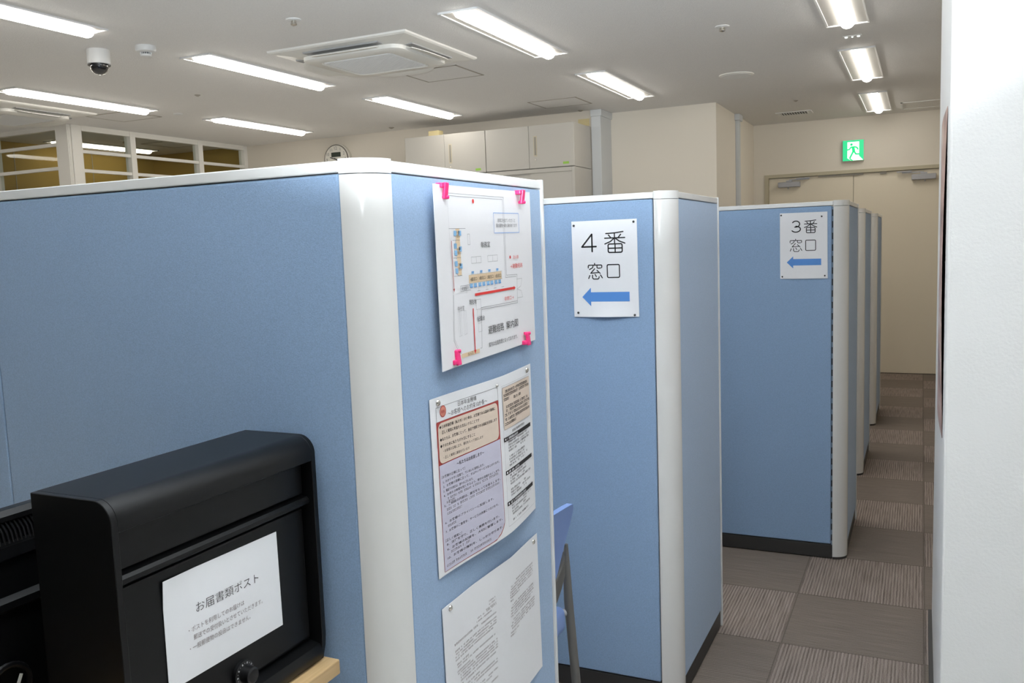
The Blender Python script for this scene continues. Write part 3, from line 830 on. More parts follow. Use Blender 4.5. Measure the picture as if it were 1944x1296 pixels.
# ------------------------------------------------------------------ window-number signs
def sign(tl, tr, br, bl, label, kind):
    sh = Sheet('paper_sign', label, 'sign', tl, tr, br, bl, (0, -1, 0),
               lambda u, v: 0.0012 + 0.010 * max(0, v - 0.85) / 0.15 * sin(pi * u) ** 2 * (1 if kind == '4' else 0.3), M['paper'], 'window number signs')
    if kind == '4':
        strokes(sh, 'ink', '4', 0.155, 0.375, 0.14, 0.318, 0.0050)
        strokes(sh, 'ink', 'ban', 0.512, 0.815, 0.122, 0.334, 0.0038)
        strokes(sh, 'ink', 'mado', 0.240, 0.462, 0.442, 0.606, 0.0033)
        strokes(sh, 'ink', 'kuchi', 0.537, 0.722, 0.459, 0.592, 0.0034)
        A = [(0.136, 0.791), (0.274, 0.694), (0.274, 0.742), (0.865, 0.742), (0.865, 0.841), (0.274, 0.841), (0.274, 0.888)]
        pins = [(0.038, 0.044), (0.953, 0.029), (0.066, 0.956), (0.936, 0.983)]
    else:
        strokes(sh, 'ink', '3', 0.250, 0.440, 0.125, 0.292, 0.0045)
        strokes(sh, 'ink', 'ban', 0.520, 0.780, 0.117, 0.306, 0.0036)
        strokes(sh, 'ink', 'mado', 0.211, 0.470, 0.398, 0.587, 0.0030)
        strokes(sh, 'ink', 'kuchi', 0.545, 0.752, 0.418, 0.574, 0.0032)
        A = [(0.142, 0.750), (0.279, 0.659), (0.279, 0.700), (0.867, 0.700), (0.867, 0.798), (0.279, 0.798), (0.279, 0.843)]
        pins = [(0.028, 0.031), (0.883, 0.068), (0.045, 0.968), (0.94, 0.959)]
    sh.poly('ink_blue', [A[0], A[1], A[6]])
    sh.rect('ink_blue', A[1][0] - 0.002, A[3][0], A[2][1], A[4][1])
    sh.done({'ink': 'lettering', 'ink_blue': 'left_arrow'})
    for (u, v), c in zip(pins, ('top left', 'top right', 'bottom left', 'bottom right')):
        thumbtack(sh.P(u, v, 0.0), (0, -1, 0), 'dark thumbtack in the %s corner of the %s番 sign' % (c, kind))
y2 = 2.5579 - 0.001; y3 = 4.0445 - 0.001
sign((-0.987, y2, 1.524), (-0.777, y2, 1.524), (-0.775, y2, 1.229), (-0.985, y2, 1.228), 'white paper sign reading 4番窓口 with a blue left arrow', '4')
sign((-0.573, y3, 1.557), (-0.374, y3, 1.556), (-0.372, y3, 1.267), (-0.572, y3, 1.268), 'white paper sign reading 3番窓口 with a blue left arrow', '3')

# ------------------------------------------------------------------ evacuation plan
PX = -0.7857
rnd = random.Random(3)
for _k, _v in (('red_route', 'ink_red'), ('red_down', 'ink_red'), ('tan_side', 'ink_tan'), ('tan_door', 'ink_tan'), ('red_text', 'ink_red')): M[_k] = M[_v]
ep = Sheet('evacuation_plan', 'laminated evacuation route plan held by pink clips, topmost notice', 'notice',
           (PX, 1.338, 1.568), (PX, 1.776, 1.571), (PX, 1.781, 1.245), (PX, 1.343, 1.236), (1, 0, 0),
           lambda u, v: 0.004 + 0.010 * (1 - u) ** 5 + 0.005 * sin(pi * u) * v, M['laminated'], None, 0.0012)
W1 = 0.0007
for _k in ('tan_side', 'ink_tan', 'tan_door', 'ink_lightblue', 'red_route', 'red_down', 'ink_red'): ep.L(_k)
ep.line('ink_grey', [(0.111, 0.043), (0.685, 0.046), (0.673, 0.532), (0.796, 0.536), (0.785, 0.719), (0.391, 0.713)], W1)
ep.line('ink_grey', [(0.124, 0.057), (0.672, 0.060), (0.661, 0.545), (0.785, 0.548)], W1)
ep.line('ink_grey', [(0.785, 0.707), (0.389, 0.701)], W1)
ep.line('ink_faint', [(0.124, 0.057), (0.131, 0.6)], 0.0004)
ep.line('ink_grey', [(0.391, 0.713), (0.374, 0.938), (0.36, 0.938)], W1)
ep.line('ink_grey', [(0.131, 0.6), (0.115, 0.851), (0.159, 0.931), (0.18, 0.931)], W1)
ep.line('ink_faint', [(0.135, 0.6), (0.122, 0.845), (0.168, 0.925)], W1)
ep.line('ink_grey', [(0.788, 0.566), (0.853, 0.566), (0.835, 0.615), (0.788, 0.631)], 0.0005)
ep.line('ink_grey', [(0.788, 0.688), (0.853, 0.688), (0.838, 0.645), (0.788, 0.631)], 0.0005)
ep.dot('ink_red', 0.371, 0.080, 0.0043)
ep.frame('ink_blue', 0.567, 0.845, 0.144, 0.266, 0.0011)
ep.text('ink_grey', '非常口を出ていただくと', 0.61, 0.804, 0.177, 0.201, 0.004)
ep.text('ink_grey', '車の建物へ続く扉があります', 0.591, 0.822, 0.208, 0.232, 0.004)
ep.text('ink', '執務室', 0.424, 0.514, 0.315, 0.350, 0.0)
ep.rect('tan_side', 0.190, 0.226, 0.236, 0.497)
for u, v in ((0.184, 0.263), (0.228, 0.263), (0.181, 0.333), (0.226, 0.351), (0.182, 0.372), (0.180, 0.431), (0.224, 0.447), (0.182, 0.471)):
    ep.rect('ink_lightblue', u - 0.014, u + 0.012, v - 0.015, v + 0.013)
for v, b in ((0.248, '5番'), (0.268, '窓口'), (0.340, '6番'), (0.362, '窓口'), (0.428, '7番'), (0.452, '窓口')):
    ep.text('ink', b, 0.193, 0.224, v, v + 0.017)
for a, b, v in ((0.123, 0.281, 0.236), (0.153, 0.221, 0.300), (0.152, 0.224, 0.398), (0.151, 0.226, 0.498)):
    ep.line('ink_grey', [(a, v), (b, v)], W1)
ep.line('ink_crimson', [(0.141, 0.302), (0.140, 0.572)], 0.0020)
ep.poly('ink_crimson', [(0.132, 0.566), (0.148, 0.566), (0.140, 0.585)])
ep.frame('ink_grey', 0.297, 0.318, 0.268, 0.329, 0.0005)
for a, b in ((0.321, 0.417), (0.484, 0.585)):
    ep.frame('ink_grey', a, b, 0.400, 0.437, 0.0005); ep.line('ink_grey', [((a + b) / 2, 0.400), ((a + b) / 2, 0.437)], 0.0005)
ep.rect('ink_tan', 0.290, 0.622, 0.502, 0.549)
ep.frame('ink_brown', 0.290, 0.622, 0.502, 0.549, 0.0004)
for k in range(4):
    a = 0.290 + 0.083 * k
    if k: ep.line('ink_brown', [(a, 0.492), (a, 0.60)], 0.0004)
    ep.text('ink', '%d番窓口' % (4 - k), a + 0.010, a + 0.073, 0.516, 0.538)
    ep.rect('ink_lightblue', a + 0.028, a + 0.050, 0.482, 0.497); ep.line('ink_blue', [(a + 0.028, 0.486), (a + 0.05, 0.486)], 0.0008)
    for d in (0.006, 0.045):
        ep.rect('ink_lightblue', a + d, a + d + 0.026, 0.553, 0.576); ep.line('ink_blue', [(a + d, 0.572), (a + d + 0.026, 0.572)], 0.0010)
    ep.line('ink_grey', [(a + 0.072, 0.600), (a + 0.10, 0.600)], 0.0007)
ep.line('ink_grey', [(0.300, 0.587), (0.204, 0.587), (0.204, 0.557), (0.286, 0.557)], 0.0007)
ep.text('ink', '総合案内', 0.212, 0.280, 0.562, 0.583)
ep.rect('red_route', 0.338, 0.752, 0.612, 0.627)
ep.poly('red_route', [(0.752, 0.606), (0.772, 0.620), (0.752, 0.634)])
ep.text('red_text', '非常口→', 0.634, 0.740, 0.664, 0.690)
ep.dot('ink_red', 0.727, 0.421, 0.0035)
ep.text('red_text', '消火器', 0.756, 0.820, 0.411, 0.434)
ep.text('red_text', '→避難経路', 0.718, 0.864, 0.464, 0.494)
ep.text('ink', '現在地', 0.277, 0.344, 0.642, 0.672)
ep.text('ink', '記載台', 0.347, 0.417, 0.748, 0.778)
ep.text('ink_grey', '待合室', 0.166, 0.228, 0.668, 0.697)
for a, b, v0, v1 in ((0.167, 0.181, 0.700, 0.836), (0.180, 0.194, 0.700, 0.834), (0.217, 0.230, 0.700, 0.834), (0.230, 0.243, 0.700, 0.832)):
    ep.frame('ink_faint', a, b, v0, v1, 0.0004)
ep.frame('ink_grey', 0.342, 0.388, 0.650, 0.707, 0.0005); ep.frame('ink_faint', 0.350, 0.386, 0.707, 0.79, 0.0005); ep.frame('ink_faint', 0.350, 0.385, 0.79, 0.84, 0.0005)
ep.rect('tan_door', 0.180, 0.353, 0.938, 0.962)
ep.text('ink', '出入口', 0.236, 0.285, 0.941, 0.958)
ep.line('red_down', [(0.313, 0.696), (0.309, 0.945)], 0.0035)
ep.poly('red_down', [(0.299, 0.938), (0.320, 0.938), (0.309, 0.962)])
ep.text('ink', '避難経路', 0.447, 0.612, 0.820, 0.870, 0.0)
ep.text('ink', '案内図', 0.640, 0.778, 0.820, 0.870, 0.0)
ep.text('ink', '室内は全面禁煙となっております。', 0.444, 0.762, 0.919, 0.947, 0.0)
ep.done({'red_route': 'red_route_arrow', 'red_down': 'red_down_arrow', 'red_text': 'red_lettering', 'tan_side': 'side_counter_symbol', 'tan_door': 'doorway_symbol', 'ink': 'lettering', 'ink_grey': 'plan_lines', 'ink_red': 'extinguisher_marks', 'ink_tan': 'window_counter_symbol', 'ink_lightblue': 'chair_symbols', 'ink_blue': 'blue_lines',
         'ink_faint': 'faint_lines', 'ink_brown': 'counter_lines', 'ink_crimson': 'thin_red_arrow'})

def pink_clip(y, z, up, label):
    r = thing('pink_clip', label, 'clip', (PX, y, z), 'pink clips on the evacuation plan')
    s = 1 if up else -1
    a = MB().box(PX + 0.001, PX + 0.016, y - 0.012, y + 0.010, z - 0.004, z + 0.005)
    a.build('clip_head', M['pink'], r, bevel=0.002)
    m = Matrix.Translation((PX + 0.015, y + 0.004, z)) @ Matrix.Rotation(R(8 * s), 4, 'Y')
    b = MB().box(-0.003, 0.003, -0.007, 0.007, -0.024 if up else -0.006, 0.006 if up else 0.022, 0, m)
    b.build('clip_arm', M['pink'], r, bevel=0.002)
    c = MB().tube([(PX + 0.008, y - 0.002, z - s * 0.020), (PX + 0.016, y + 0.010, z - s * 0.020)], 0.0035, 10)
    c.build('clip_foot', M['pink'], r, smooth=True)
pink_clip(1.378, 1.566, True, 'bright pink clip at the top left of the evacuation plan')
pink_clip(1.712, 1.567, True, 'bright pink clip at the top right of the evacuation plan')
pink_clip(1.716, 1.246, False, 'bright pink clip at the bottom right of the evacuation plan')
pink_clip(1.398, 1.246, False, 'bright pink clip at the bottom left of the evacuation plan')

# ------------------------------------------------------------------ charter (ten promises)
def wave(u, v):
    return 0.002 + 0.016 * sin(pi * min(1, u / 0.62) / 2) ** 2 * (1 if u < 0.62 else (1 - ((u - 0.62) / 0.38) ** 1.3)) * (0.8 + 0.3 * v)
ch = Sheet('promise_notice', 'notice headed 日本年金機構 with a red-framed left page, in the middle of the three', 'notice',
           (PX, 1.312, 1.190), (PX, 1.753, 1.195), (PX, 1.756, 0.865), (PX, 1.318, 0.860), (1, 0, 0), wave, M['paper'])
ch.frame('ink_grey', 0.046, 0.556, 0.056, 0.137, 0.0007)
ch.text('ink_grey', '日本年金機構', 0.217, 0.365, 0.060, 0.088, 0.0, 0.002)
ch.text('ink_grey', '～お客様へのお約束10か条～', 0.135, 0.455, 0.094, 0.126, 0.0, 0.004)
ch.dot('ink_crimson', 0.098, 0.086, 0.0110); ch.dot('reddish', 0.098, 0.086, 0.0092); ch.text('ink_crimson2', '約束', 0.084, 0.112, 0.078, 0.096, 0.02)
ch.rect('ink_crimson', 0.043, 0.556, 0.137, 0.38)
ch.rect('ink_lilac', 0.046, 0.553, 0.378, 0.905)
mbl, ofl = ch.L('ink_lilac')
vsl = []
for k in range(15):
    u = 0.046 + 0.507 * k / 14; v = 0.980 - (0.075 * max(0, (u - 0.47) / 0.083) ** 1.6)
    vsl += [ch.P(u, 0.905, ofl), ch.P(u, max(v, 0.9051), ofl)]
mbl.add(vsl, [(2 * i, 2 * i + 2, 2 * i + 3, 2 * i + 1) for i in range(14)])
ch.line('ink_crimson', [(0.044, 0.14), (0.047, 0.980), (0.470, 0.982), (0.515, 0.962), (0.540, 0.935), (0.555, 0.905), (0.556, 0.14)], 0.0022)
def rrect(mname, u0, u1, v0, v1, r):
    rv = r * ch.W / ch.H; us = [u0 + r - r * cos(R(15 * i)) for i in range(7)] + [u0 + r + (u1 - u0 - 2 * r) * k / 16 for k in range(1, 16)] + [u1 - r + r * sin(R(15 * i)) for i in range(7)]
    mb, off = ch.L(mname); vs = []
    for u in us:
        d = max(0, (u0 + r - u) / r, (u - u1 + r) / r); e = rv * (1 - math.sqrt(max(0, 1 - d * d)))
        vs += [ch.P(u, v0 + e, off), ch.P(u, v1 - e, off)]
    mb.add(vs, [(2 * i, 2 * i + 2, 2 * i + 3, 2 * i + 1) for i in range(len(us) - 1)])
rrect('ink_cream', 0.051, 0.545, 0.146, 0.372, 0.028)
ch.layers['ink'] = (MB(), 0.0014)
LN = [('◆日本年金機構（私たち）の使命は、お客様である国民の皆様に', 0.060, 0.520, 0.158), ('正しく確実に年金をお支払いすることです', 0.078, 0.375, 0.190),
      ('◆私たちは、お客様にとって、身近で信頼される組織を目指します', 0.060, 0.530, 0.228), ('◆そのために私たちが大切にすること', 0.060, 0.335, 0.264)]
for b, a, e, v in LN: ch.text('ink', b, a, e, v, v + 0.020, 0.008, 0.010)
ch.text('ink', '・お客様の立場に立ち、親切をもって対応します', 0.082, 0.400, 0.297, 0.314, 0.0, 0.012)
ch.text('ink', '・正しく確実に業務を行います', 0.082, 0.285, 0.334, 0.351, 0.0, 0.006)
ch.text('ink', '～私たちはお約束します～', 0.180, 0.400, 0.397, 0.420, 0.008, 0.004)
PS = [('［お客様の立場に立って］', 0.058, 0.24, 0.438), ('1．わかりやすい言葉で、ていねいに説明します。', 0.066, 0.395, 0.468), ('2．お客様の目線に立って、すばやいサービスを心がけます。', 0.066, 0.53, 0.494),
      ('3．電話での対応は、速やかに行います。', 0.066, 0.30, 0.520), ('4．お待ちの時間を短くするよう、受付の混雑をなくします。', 0.066, 0.53, 0.546), ('5．ご相談の内容は、責任をもってお答えします。', 0.066, 0.53, 0.604),
      ('6．お客様のプライバシーに配慮します。', 0.066, 0.46, 0.700), ('7．お客様のご意見を、サービスの改善につなげます。', 0.066, 0.50, 0.752), ('［正しく確実に］', 0.062, 0.19, 0.800),
      ('8．法律を守り、正しく業務を行います。', 0.070, 0.50, 0.826), ('9．お客様の記録を、大切に管理します。', 0.070, 0.53, 0.856), ('10．お客様の権利を、しっかり守ります。', 0.070, 0.53, 0.905)]
for b, a, e, v in PS: ch.text('ink', b, a, e, v, v + 0.016, 0.004, 0.008)
ch.frame('ink_faint', 0.592, 0.972, 0.062, 0.950, 0.0005)
ch.rect('ink_cream', 0.600, 0.960, 0.074, 0.338, 14)
ch.layers['ink_brown'] = (MB(), 0.0014)
ch.frame('ink_brown', 0.600, 0.960, 0.074, 0.338, 0.0006)
for a, e, v in ((0.63, 0.93, 0.092), (0.61, 0.95, 0.116), (0.61, 0.67, 0.142), (0.73, 0.83, 0.150), (0.63, 0.93, 0.190), (0.63, 0.95, 0.214), (0.615, 0.94, 0.240), (0.615, 0.95, 0.268), (0.61, 0.75, 0.296)):
    ch.micro('ink', a, e, v, 0.017, rnd)
ch.micro('ink', 0.69, 0.86, 0.358, 0.014, rnd)
for v in (0.386, 0.596, 0.794):
    ch.rect('ink', 0.590, 0.955, v, v + 0.026)
ch.layers['paper2'] = (MB(), 0.0017); M['paper2'] = M['paper']; M['ink_violet'] = M['ink_grey']; ch.layers['ink_violet'] = (MB(), 0.0014)
for a, e, v in ((0.086, 0.52, 0.572), (0.086, 0.15, 0.590), (0.086, 0.53, 0.632), (0.086, 0.20, 0.656), (0.086, 0.16, 0.726), (0.10, 0.25, 0.880), (0.062, 0.42, 0.945)):
    ch.micro('ink_violet', a, e, v, 0.014, rnd, 0.18, 0.6)
for v, e in ((0.386, 0.77), (0.596, 0.76), (0.794, 0.84)):
    ch.rect('paper2', 0.600, 0.612, v + 0.007, v + 0.019)
    ch.micro('paper2', 0.622, e, v + 0.006, 0.014, rnd)
for v0, n in ((0.420, 9), (0.632, 8), (0.828, 6)):
    for i in range(n):
        v = v0 + 0.0185 * i
        if i == 4: continue
        ch.micro('ink_grey', 0.64, 0.64 + rnd.uniform(.08, .22), v, 0.012, rnd, 0.2)
        ch.micro('ink_grey', 0.80, 0.80 + rnd.uniform(.03, .14), v, 0.012, rnd, 0.2)
ch.done({'ink': 'lettering', 'ink_grey': 'fine_print', 'ink_crimson': 'red_frame', 'ink_crimson2': 'emblem_mark', 'reddish': 'emblem', 'ink_cream': 'cream_panel', 'ink_lilac': 'lilac_panel', 'paper': 'cut_corner', 'ink_faint': 'page_outline', 'ink_brown': 'panel_outline', 'paper2': 'white_lettering', 'ink_violet': 'small_print'})
thumbtack(ch.P(0.062, 0.030), (1, 0, 0), 'silver thumbtack in the top left corner of the 日本年金機構 notice', 'silver', 0.006)
thumbtack(ch.P(0.548, 0.045), (1, 0, 0), 'small silver thumbtack in the middle of the 日本年金機構 notice top', 'silver', 0.003)
thumbtack(ch.P(0.935, 0.030), (1, 0, 0), 'silver thumbtack in the top right corner of the 日本年金機構 notice', 'silver', 0.006)

# ------------------------------------------------------------------ letter
def wave2(u, v):
    return 0.002 + 0.009 * (max(0, 1 - abs(u - 0.64) / 0.36) ** 1.2) * (1 - 0.6 * v) + 0.004 * v * sin(pi * u)
lt = Sheet('letter_notice', 'white printed letter without colour, lowest of the three notices', 'notice',
           (PX, 1.323, 0.801), (PX, 1.758, 0.806), (PX, 1.765, 0.486), (PX, 1.330, 0.482), (1, 0, 0), wave2, M['paper'])
def mrow(a, e, v, h=0.011, gap=0.15): lt.micro('ink_brown', a, e, v, h, rnd, gap, 0.6)
for a, e, v in ((0.405, 0.475, 0.172), (0.410, 0.474, 0.192), (0.38, 0.474, 0.212), (0.300, 0.474, 0.222), (0.290, 0.43, 0.242)): mrow(a, e, v, 0.010, 0.3)
mrow(0.085, 0.30, 0.262, 0.013, 0.05); mrow(0.33, 0.47, 0.275)
for i, v in enumerate((0.305, 0.323, 0.341, 0.359)): mrow(0.085, 0.47 - (0.03 if i == 3 else 0), v)
for a, e, v in ((0.095, 0.20, 0.392), (0.10, 0.46, 0.410), (0.095, 0.21, 0.436), (0.10, 0.47, 0.452), (0.12, 0.47, 0.470), (0.12, 0.47, 0.488), (0.12, 0.47, 0.506), (0.12, 0.45, 0.530), (0.10, 0.30, 0.56), (0.12, 0.46, 0.58), (0.12, 0.46, 0.60), (0.12, 0.46, 0.64), (0.12, 0.40, 0.66), (0.12, 0.46, 0.70)): mrow(a, e, v)
for a, e, v in ((0.69, 0.92, 0.170), (0.625, 0.92, 0.190), (0.625, 0.92, 0.208), (0.615, 0.92, 0.226), (0.615, 0.91, 0.244), (0.615, 0.73, 0.262), (0.615, 0.645, 0.285), (0.635, 0.92, 0.318), (0.62, 0.92, 0.336), (0.615, 0.92, 0.354), (0.615, 0.90, 0.372), (0.612, 0.88, 0.390),
                (0.635, 0.925, 0.420), (0.62, 0.925, 0.438), (0.61, 0.92, 0.456), (0.61, 0.92, 0.474), (0.605, 0.70, 0.50), (0.60, 0.66, 0.52)): mrow(a, e, v)
lt.done({'ink_brown': 'fine_print'})
thumbtack(lt.P(0.065, 0.025), (1, 0, 0), 'silver thumbtack in the top left corner of the white letter', 'silver', 0.0055)
thumbtack(lt.P(0.940, 0.035), (1, 0, 0), 'silver thumbtack in the top right corner of the white letter', 'silver', 0.0055)

# ------------------------------------------------------------------ desk, mailbox, black machine
DZ = 0.770
dk = thing('desk', 'pale wooden desk top under the black mailbox at the bottom left', 'desk', (-1.3, 0.65, 0))
MB().box(-1.75, -0.885, 0.10, 1.148, DZ - 0.026, DZ).build('desk_top', M['wood'], dk, bevel=0.0025, seg=2)
for y in (0.16, 1.04): MB().box(-1.70, -0.97, y, y + 0.03, 0, DZ - 0.026).build('panel_leg', M['wood'], dk, bevel=0.002)
MB().box(-1.66, -1.64, 0.19, 1.04, 0.30, DZ - 0.026).build('modesty_panel', M['wood'], dk)

mbx = thing('mailbox', 'black metal document mailbox with a paper notice on its door', 'mailbox', (-0.98, 0.945, DZ))
Y0, Y1, XB, XF, ZT = 0.738, 1.142, -1.052, -0.906, 1.157
def shell_profile(k=0.0):
    r = 0.030
    p = [(XB + k, DZ + 0.0), (XB + k, ZT - k)]
    p += [(XF - r + (r - k) * sin(R(9 * i)), ZT - r + (r - k) * cos(R(9 * i))) for i in range(11)]
    return p
sp_ = shell_profile() + [(XF, 0.815), (XF - 0.002, 0.795), (XF - 0.008, DZ)]
for a, b in ((Y0, Y0 + 0.010), (Y1 - 0.010, Y1)):
    MB().prism(sp_, 'y', a, b).build('side_plate', M['black'], mbx, bevel=0.0008, seg=1, smooth=True)
o_, i_ = shell_profile(0.0), shell_profile(0.004)
top = MB().prism([(XB, ZT - 0.004)] + o_[1:] + [(XF, 1.116), (XF - 0.010, 1.112), (XF - 0.010, 1.122)] + i_[:1:-1], 'y', Y0 + 0.010, Y1 - 0.010)
top.build('hood', M['black'], mbx, smooth=True)
MB().box(XB, XF - 0.030, Y0 + 0.010, Y1 - 0.010, DZ + 0.002, ZT - 0.005).build('body', M['black_dark'], mbx)
MB().box(XF - 0.024, XF - 0.018, Y0 + 0.014, Y1 - 0.016, 1.060, 1.118).build('slot_flap', M['black'], mbx, bevel=0.002)
lip = MB().prism([(XF - 0.032, 1.056), (XF - 0.014, 1.054), (XF - 0.010, 1.050), (XF - 0.010, 1.044), (XF - 0.014, 1.041), (XF - 0.032, 1.041)], 'y', Y0 + 0.010, Y1 - 0.010)
lip.build('slot_sill', M['black'], mbx, smooth=True)
dr = MB().box(XF - 0.028, XF - 0.0205, Y0 + 0.014, Y1 - 0.016, 0.812, 1.035)
dro = dr.build('door', M['black'], mbx, bevel=0.003)
led = MB().prism([(XF - 0.032, DZ + 0.001), (XF - 0.008, DZ + 0.001), (XF - 0.002, DZ + 0.008), (XF - 0.001, DZ + 0.020), (XF - 0.006, DZ + 0.030), (XF - 0.032, DZ + 0.036)], 'y', Y0 + 0.010, Y1 - 0.010)
led.build('bottom_ledge', M['black'], mbx, smooth=True)
dx = XF - 0.0205; dy_, dz_ = 0.962, 0.826
dl = MB().lathe([(0.020, dx), (0.020, dx + 0.006), (0.0135, dx + 0.008), (0.0125, dx + 0.022), (0.010, dx + 0.024)], (0, dy_, dz_), 28, axis='x')
dlo = dl.build('dial_lock', M['black_gloss'], dro, smooth=True)
mk = MB()
for i in range(20):
    a = 2 * pi * i / 20; big = i % 2 == 0
    m = Matrix.Translation((dx + 0.0072, dy_ + 0.0165 * cos(a), dz_ + 0.0165 * sin(a))) @ Matrix.Rotation(a, 4, 'X')
    if big: mk.box(0, 0.0004, -0.0014, 0.0014, -0.0010, 0.0010, 0, m)
    else: mk.box(0, 0.0004, -0.0008, 0.0008, -0.0003, 0.0003, 0, m)
mk.build('dial_mark', M['grey_metal'], dro)
pxx = dx + 0.0005
po = Sheet('mailbox_notice', 'white paper notice reading お届書類ポスト on the black mailbox door', 'notice',
           (pxx, 0.824, 1.021), (pxx, 1.057, 1.017), (pxx, 1.0585, 0.862), (pxx, 0.823, 0.865), (1, 0, 0), lambda u, v: 0.001 + 0.002 * sin(pi * u) * sin(pi * v) + 0.003 * max(0, 1 - (u + v) * 4), M['paper'])
po.text('ink', 'お届書類ポスト', 0.240, 0.790, 0.322, 0.418, -0.008)
po.text('ink_brown', '・ポストを利用してのお届けは', 0.170, 0.640, 0.520, 0.572, 0.0)
po.text('ink_brown', '郵送での受付扱いとさせていただきます。', 0.205, 0.812, 0.603, 0.655, 0.0)
po.text('ink_brown', '・一般郵便物の投函はできません。', 0.170, 0.690, 0.692, 0.744, 0.0)
po.done({'ink': 'heading_lettering', 'ink_brown': 'lettering'})
bm_ = thing('ticket_machine', 'black equipment case with a louvred vent behind the mailbox at the left edge', 'machine', (-1.22, 0.66, DZ))
prof = [(-1.30, DZ), (-1.30, 1.02), (-1.163, 1.116), (-1.147, 1.116), (-1.140, 1.109), (-1.140, 1.102), (-1.152, 1.099), (-1.152, 1.070), (-1.141, 1.066), (-1.139, 1.050), (-1.146, 1.046), (-1.146, 0.996), (-1.137, 0.990), (-1.137, 0.980), (-1.146, 0.974), (-1.146, DZ)]
MB().prism(prof, 'y', 0.26, 1.06).build('case', M['black'], bm_, smooth=True)
lv = MB()
for i in range(90):
    y = 0.50 + 0.0062 * i
    lv.tube([(-1.150, y, 1.098), (-1.1425, y + 0.0015, 1.086), (-1.1405, y + 0.003, 1.070)], 0.0014, 6)
lv.build('vent_louvre', M['black_gloss'], bm_, smooth=True)
kn = MB().tube([(-1.140, 0.742 + 0.030 * cos(R(15 * i)), 0.872 + 0.030 * sin(R(15 * i))) for i in range(25)], 0.0045, 8, cap=False)
kn.build('dial_ring', M['black_gloss'], bm_, smooth=True)
pt = MB()
m = Matrix.Translation((-1.1385, 0.752, 0.868)) @ Matrix.Rotation(R(-25), 4, 'X')
pt.box(0, 0.002, -0.002, 0.002, -0.003, 0.017, 0, m); pt.box(0, 0.002, -0.002, 0.013, -0.006, -0.001, 0, m)
pt.build('dial_pointer', M['white_plastic'], bm_)

# ------------------------------------------------------------------ visitor chair
chr_ = thing('visitor_chair', 'periwinkle blue chair with grey frame peeking out behind the nearest partition', 'chair', (-1.1, 1.92, 0))
YF, YN = 2.150, 1.690
def skew(y): return 0.06 * (y - YF)
sb = MB()
def bfn(u, v, side):
    # v 0 top .. 1 bottom ; u across
    s = 1 - v
    half = 0.120 + 0.110 * min(1, s / 0.8) ** 0.38
    if v < 0.06: half -= 0.012 * (1 - v / 0.06)
    t = (u - 0.5) * 2; y = (YF + YN) / 2 + half * t * (1.0)
    x = -0.894 + 0.051 * s ** 1.3 + skew(y) - 0.020 * (1 - t * t) * 0.0 - 0.035 * (1 - abs(t)) ** 0.5 * (0.2) + (-0.018 if side else 0)
    z = 0.512 + 0.247 * s - 0.020 * (abs(t) ** 3) * (v ** 2) * 2
    return (x, y, z)
sb.sheet(bfn, 18, 14); sb.build('backrest', M['chair_blue'], chr_, bevel=0, smooth=True)
st = MB().box(-1.36, -0.866, YN + 0.03, YF - 0.026, 0.405, 0.476)
st.build('seat', M['chair_blue'], chr_, bevel=0.018, seg=4, smooth=True)
for y in (YF, YN):
    k = skew(y)
    MB().tube([(-0.872 + k, y, 0.640), (-0.873 + k, y, 0.58), (-0.870 + k, y, 0.48), (-0.854 + k, y, 0.247), (-0.835 + k, y, 0.0)], [0.005, 0.010, 0.0125, 0.0125, 0.0125], 14).build('rear_leg', M['chair_grey'], chr_, smooth=True)
    MB().tube([(-1.30, y - 0.02 if y == YF else y + 0.02, 0.43), (-1.34, y, 0.0)], 0.0125, 12).build('front_leg', M['chair_grey'], chr_, smooth=True)
    s = -1 if y == YF else 1
    MB().tube([(-0.872 + k, y, 0.447), (-0.885 + k, y + s * 0.012, 0.447), (-0.93, y + s * 0.05, 0.445)], [0.011, 0.009, 0.008], 12).build('seat_bolt', M['grey_metal'], chr_, smooth=True)
bk = MB()
pth = []
for i in range(25):
    t = -1 + 2 * i / 24; y = (YF + YN) / 2 + 0.228 * t
    pth.append((-0.876 + skew(y) - 0.028 * (1 - abs(t) ** 3), y, 0.485 + 0.112 * abs(t) ** 6))
vs = []; fs = []
for i, p in enumerate(pth):
    hgt = 0.036 - 0.012 * (abs(-1 + 2 * i / 24) ** 6)
    for dxx, dz in ((-0.006, -hgt), (0.006, -hgt), (0.006, hgt), (-0.006, hgt)): vs.append((p[0] + dxx, p[1], p[2] + dz))
for i in range(24):
    for k in range(4): fs.append((i * 4 + k, i * 4 + (k + 1) % 4, i * 4 + 4 + (k + 1) % 4, i * 4 + 4 + k))
fs += [(0, 1, 2, 3), (96, 97, 98, 99)]
bk.add(vs, fs); bk.build('back_bracket', M['chair_grey'], chr_, bevel=0.003)

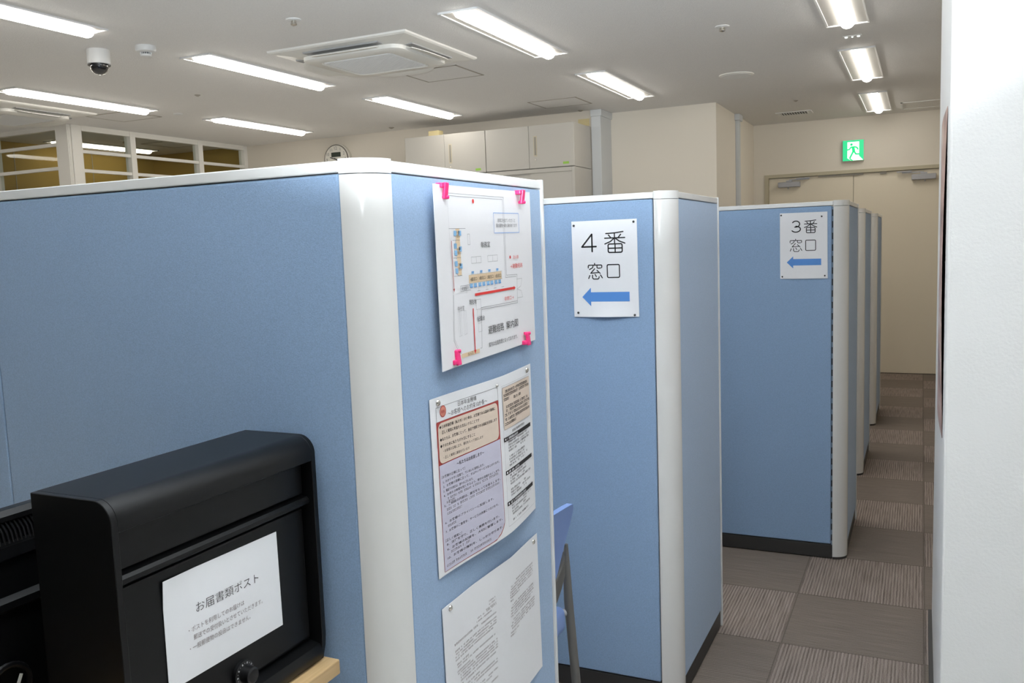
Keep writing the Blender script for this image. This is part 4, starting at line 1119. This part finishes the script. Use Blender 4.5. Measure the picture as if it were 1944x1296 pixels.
# ------------------------------------------------------------------ cabinets
def upper_cabinet(x0, x1, label):
    zb, zt, yf = 2.128, 2.500, 7.17
    r = thing('wall_cabinet', label, 'cabinet', ((x0 + x1) / 2, 7.4, zb), 'upper white cabinets')
    MB().box(x0 + 0.002, x1 - 0.002, yf + 0.018, 7.60, zb, zt).build('body', M['steel'], r, bevel=0.002)
    xm = (x0 + x1) / 2
    for k, (a, b) in enumerate(((x0 + 0.002, xm - 0.0015), (xm + 0.0015, x1 - 0.002))):
        d = MB().box(a, b, yf, yf + 0.0165, zb + 0.003, zt).build('cabinet_door', M['steel'], r, bevel=0.002)
        if k == 1:
            hx = a + 0.060
            hm = MB().box(hx - 0.016, hx + 0.016, yf - 0.002, yf + 0.001, zb + 0.105, zb + 0.280, 0); hm.box(hx - 0.009, hx + 0.009, yf - 0.003, yf, zb + 0.115, zb + 0.272, 1)
            hm.build('handle', [M['handle'], M['handle_dark']], d)
            MB().lathe([(0.006, yf), (0.006, yf - 0.004), (0.002, yf - 0.004)], (hx, 0, zb + 0.075), 14, axis='y').build('lock', M['silver'], d)
            MB().box(b - 0.105, b - 0.050, yf - 0.001, yf, zb + 0.022, zb + 0.042).build('green_tag', M['green_tag'], d)
    return r
upper_cabinet(-4.420, -3.576, 'left one of the two pale upper cabinets on the far wall')
upper_cabinet(-3.574, -2.722, 'right one of the two pale upper cabinets, beside the trunking')
def lower_cabinet(x0, x1, label):
    r = thing('tall_cabinet', label, 'cabinet', ((x0 + x1) / 2, 7.4, 0), 'tall white lower cabinets')
    zt, yf = 2.124, 7.17; w = 0.028
    b = MB().box(x0 + 0.002, x1 - 0.002, yf + 0.03, 7.60, 0.02, zt)
    b.box(x0 + 0.002, x0 + w, yf, yf + 0.03, 0.02, zt); b.box(x1 - w, x1 - 0.002, yf, yf + 0.03, 0.02, zt)
    b.box(x0 + w, x1 - w, yf, yf + 0.03, zt - 0.035, zt); b.box(x0 + w, x1 - w, yf, yf + 0.03, 0.02, 0.07)
    b.build('body', M['steel'], r, bevel=0.0015)
    xm = (x0 + x1) / 2
    MB().box(x0 + w, xm + 0.03, yf + 0.020, yf + 0.028, 0.07, zt - 0.035).build('sliding_door', M['steel'], r)
    MB().box(xm, x1 - w, yf + 0.008, yf + 0.016, 0.07, zt - 0.035).build('sliding_door', M['steel'], r)
    MB().box(x0 + 0.01, x1 - 0.01, yf + 0.04, 7.58, 0, 0.02).build('plinth', M['kick'], r)
lower_cabinet(-4.420, -3.576, 'tall pale lower cabinet on the left, hidden behind the nearest partition')
lower_cabinet(-3.574, -2.722, 'tall pale lower cabinet on the right with sliding doors, under the upper ones')
b1 = MB().box(-2.845, -2.74, 7.612, 7.62, 2.515, 2.578)
tag(b1.build('brace_plate', M['tape']), 'cream patch on the wall above the right end of the cabinets', 'patch', 'cream patches')
b2 = MB().box(-4.17, -4.06, 7.19, 7.27, 2.500, 2.545)
tag(b2.build('brace_plate', M['tape']), 'cream block on top of the left upper cabinet', 'block', 'cream patches')

# ------------------------------------------------------------------ poster on the wall end
ps = MB()
def pfn(u, v, side):
    y = 2.30 + 0.62 * u; z = 1.74 - 0.78 * v
    x = 0.0485 - (0.0045 * sin(pi * u) + 0.0065 * (1 - u) ** 2 * max(0, sin(pi * v))) + (0.0008 if side else 0)
    return (x, y, z)
ps.sheet(pfn, 14, 18)
tag(ps.build('poster', M['poster'], smooth=True), 'brownish poster seen edge-on on the white wall end at right', 'poster')
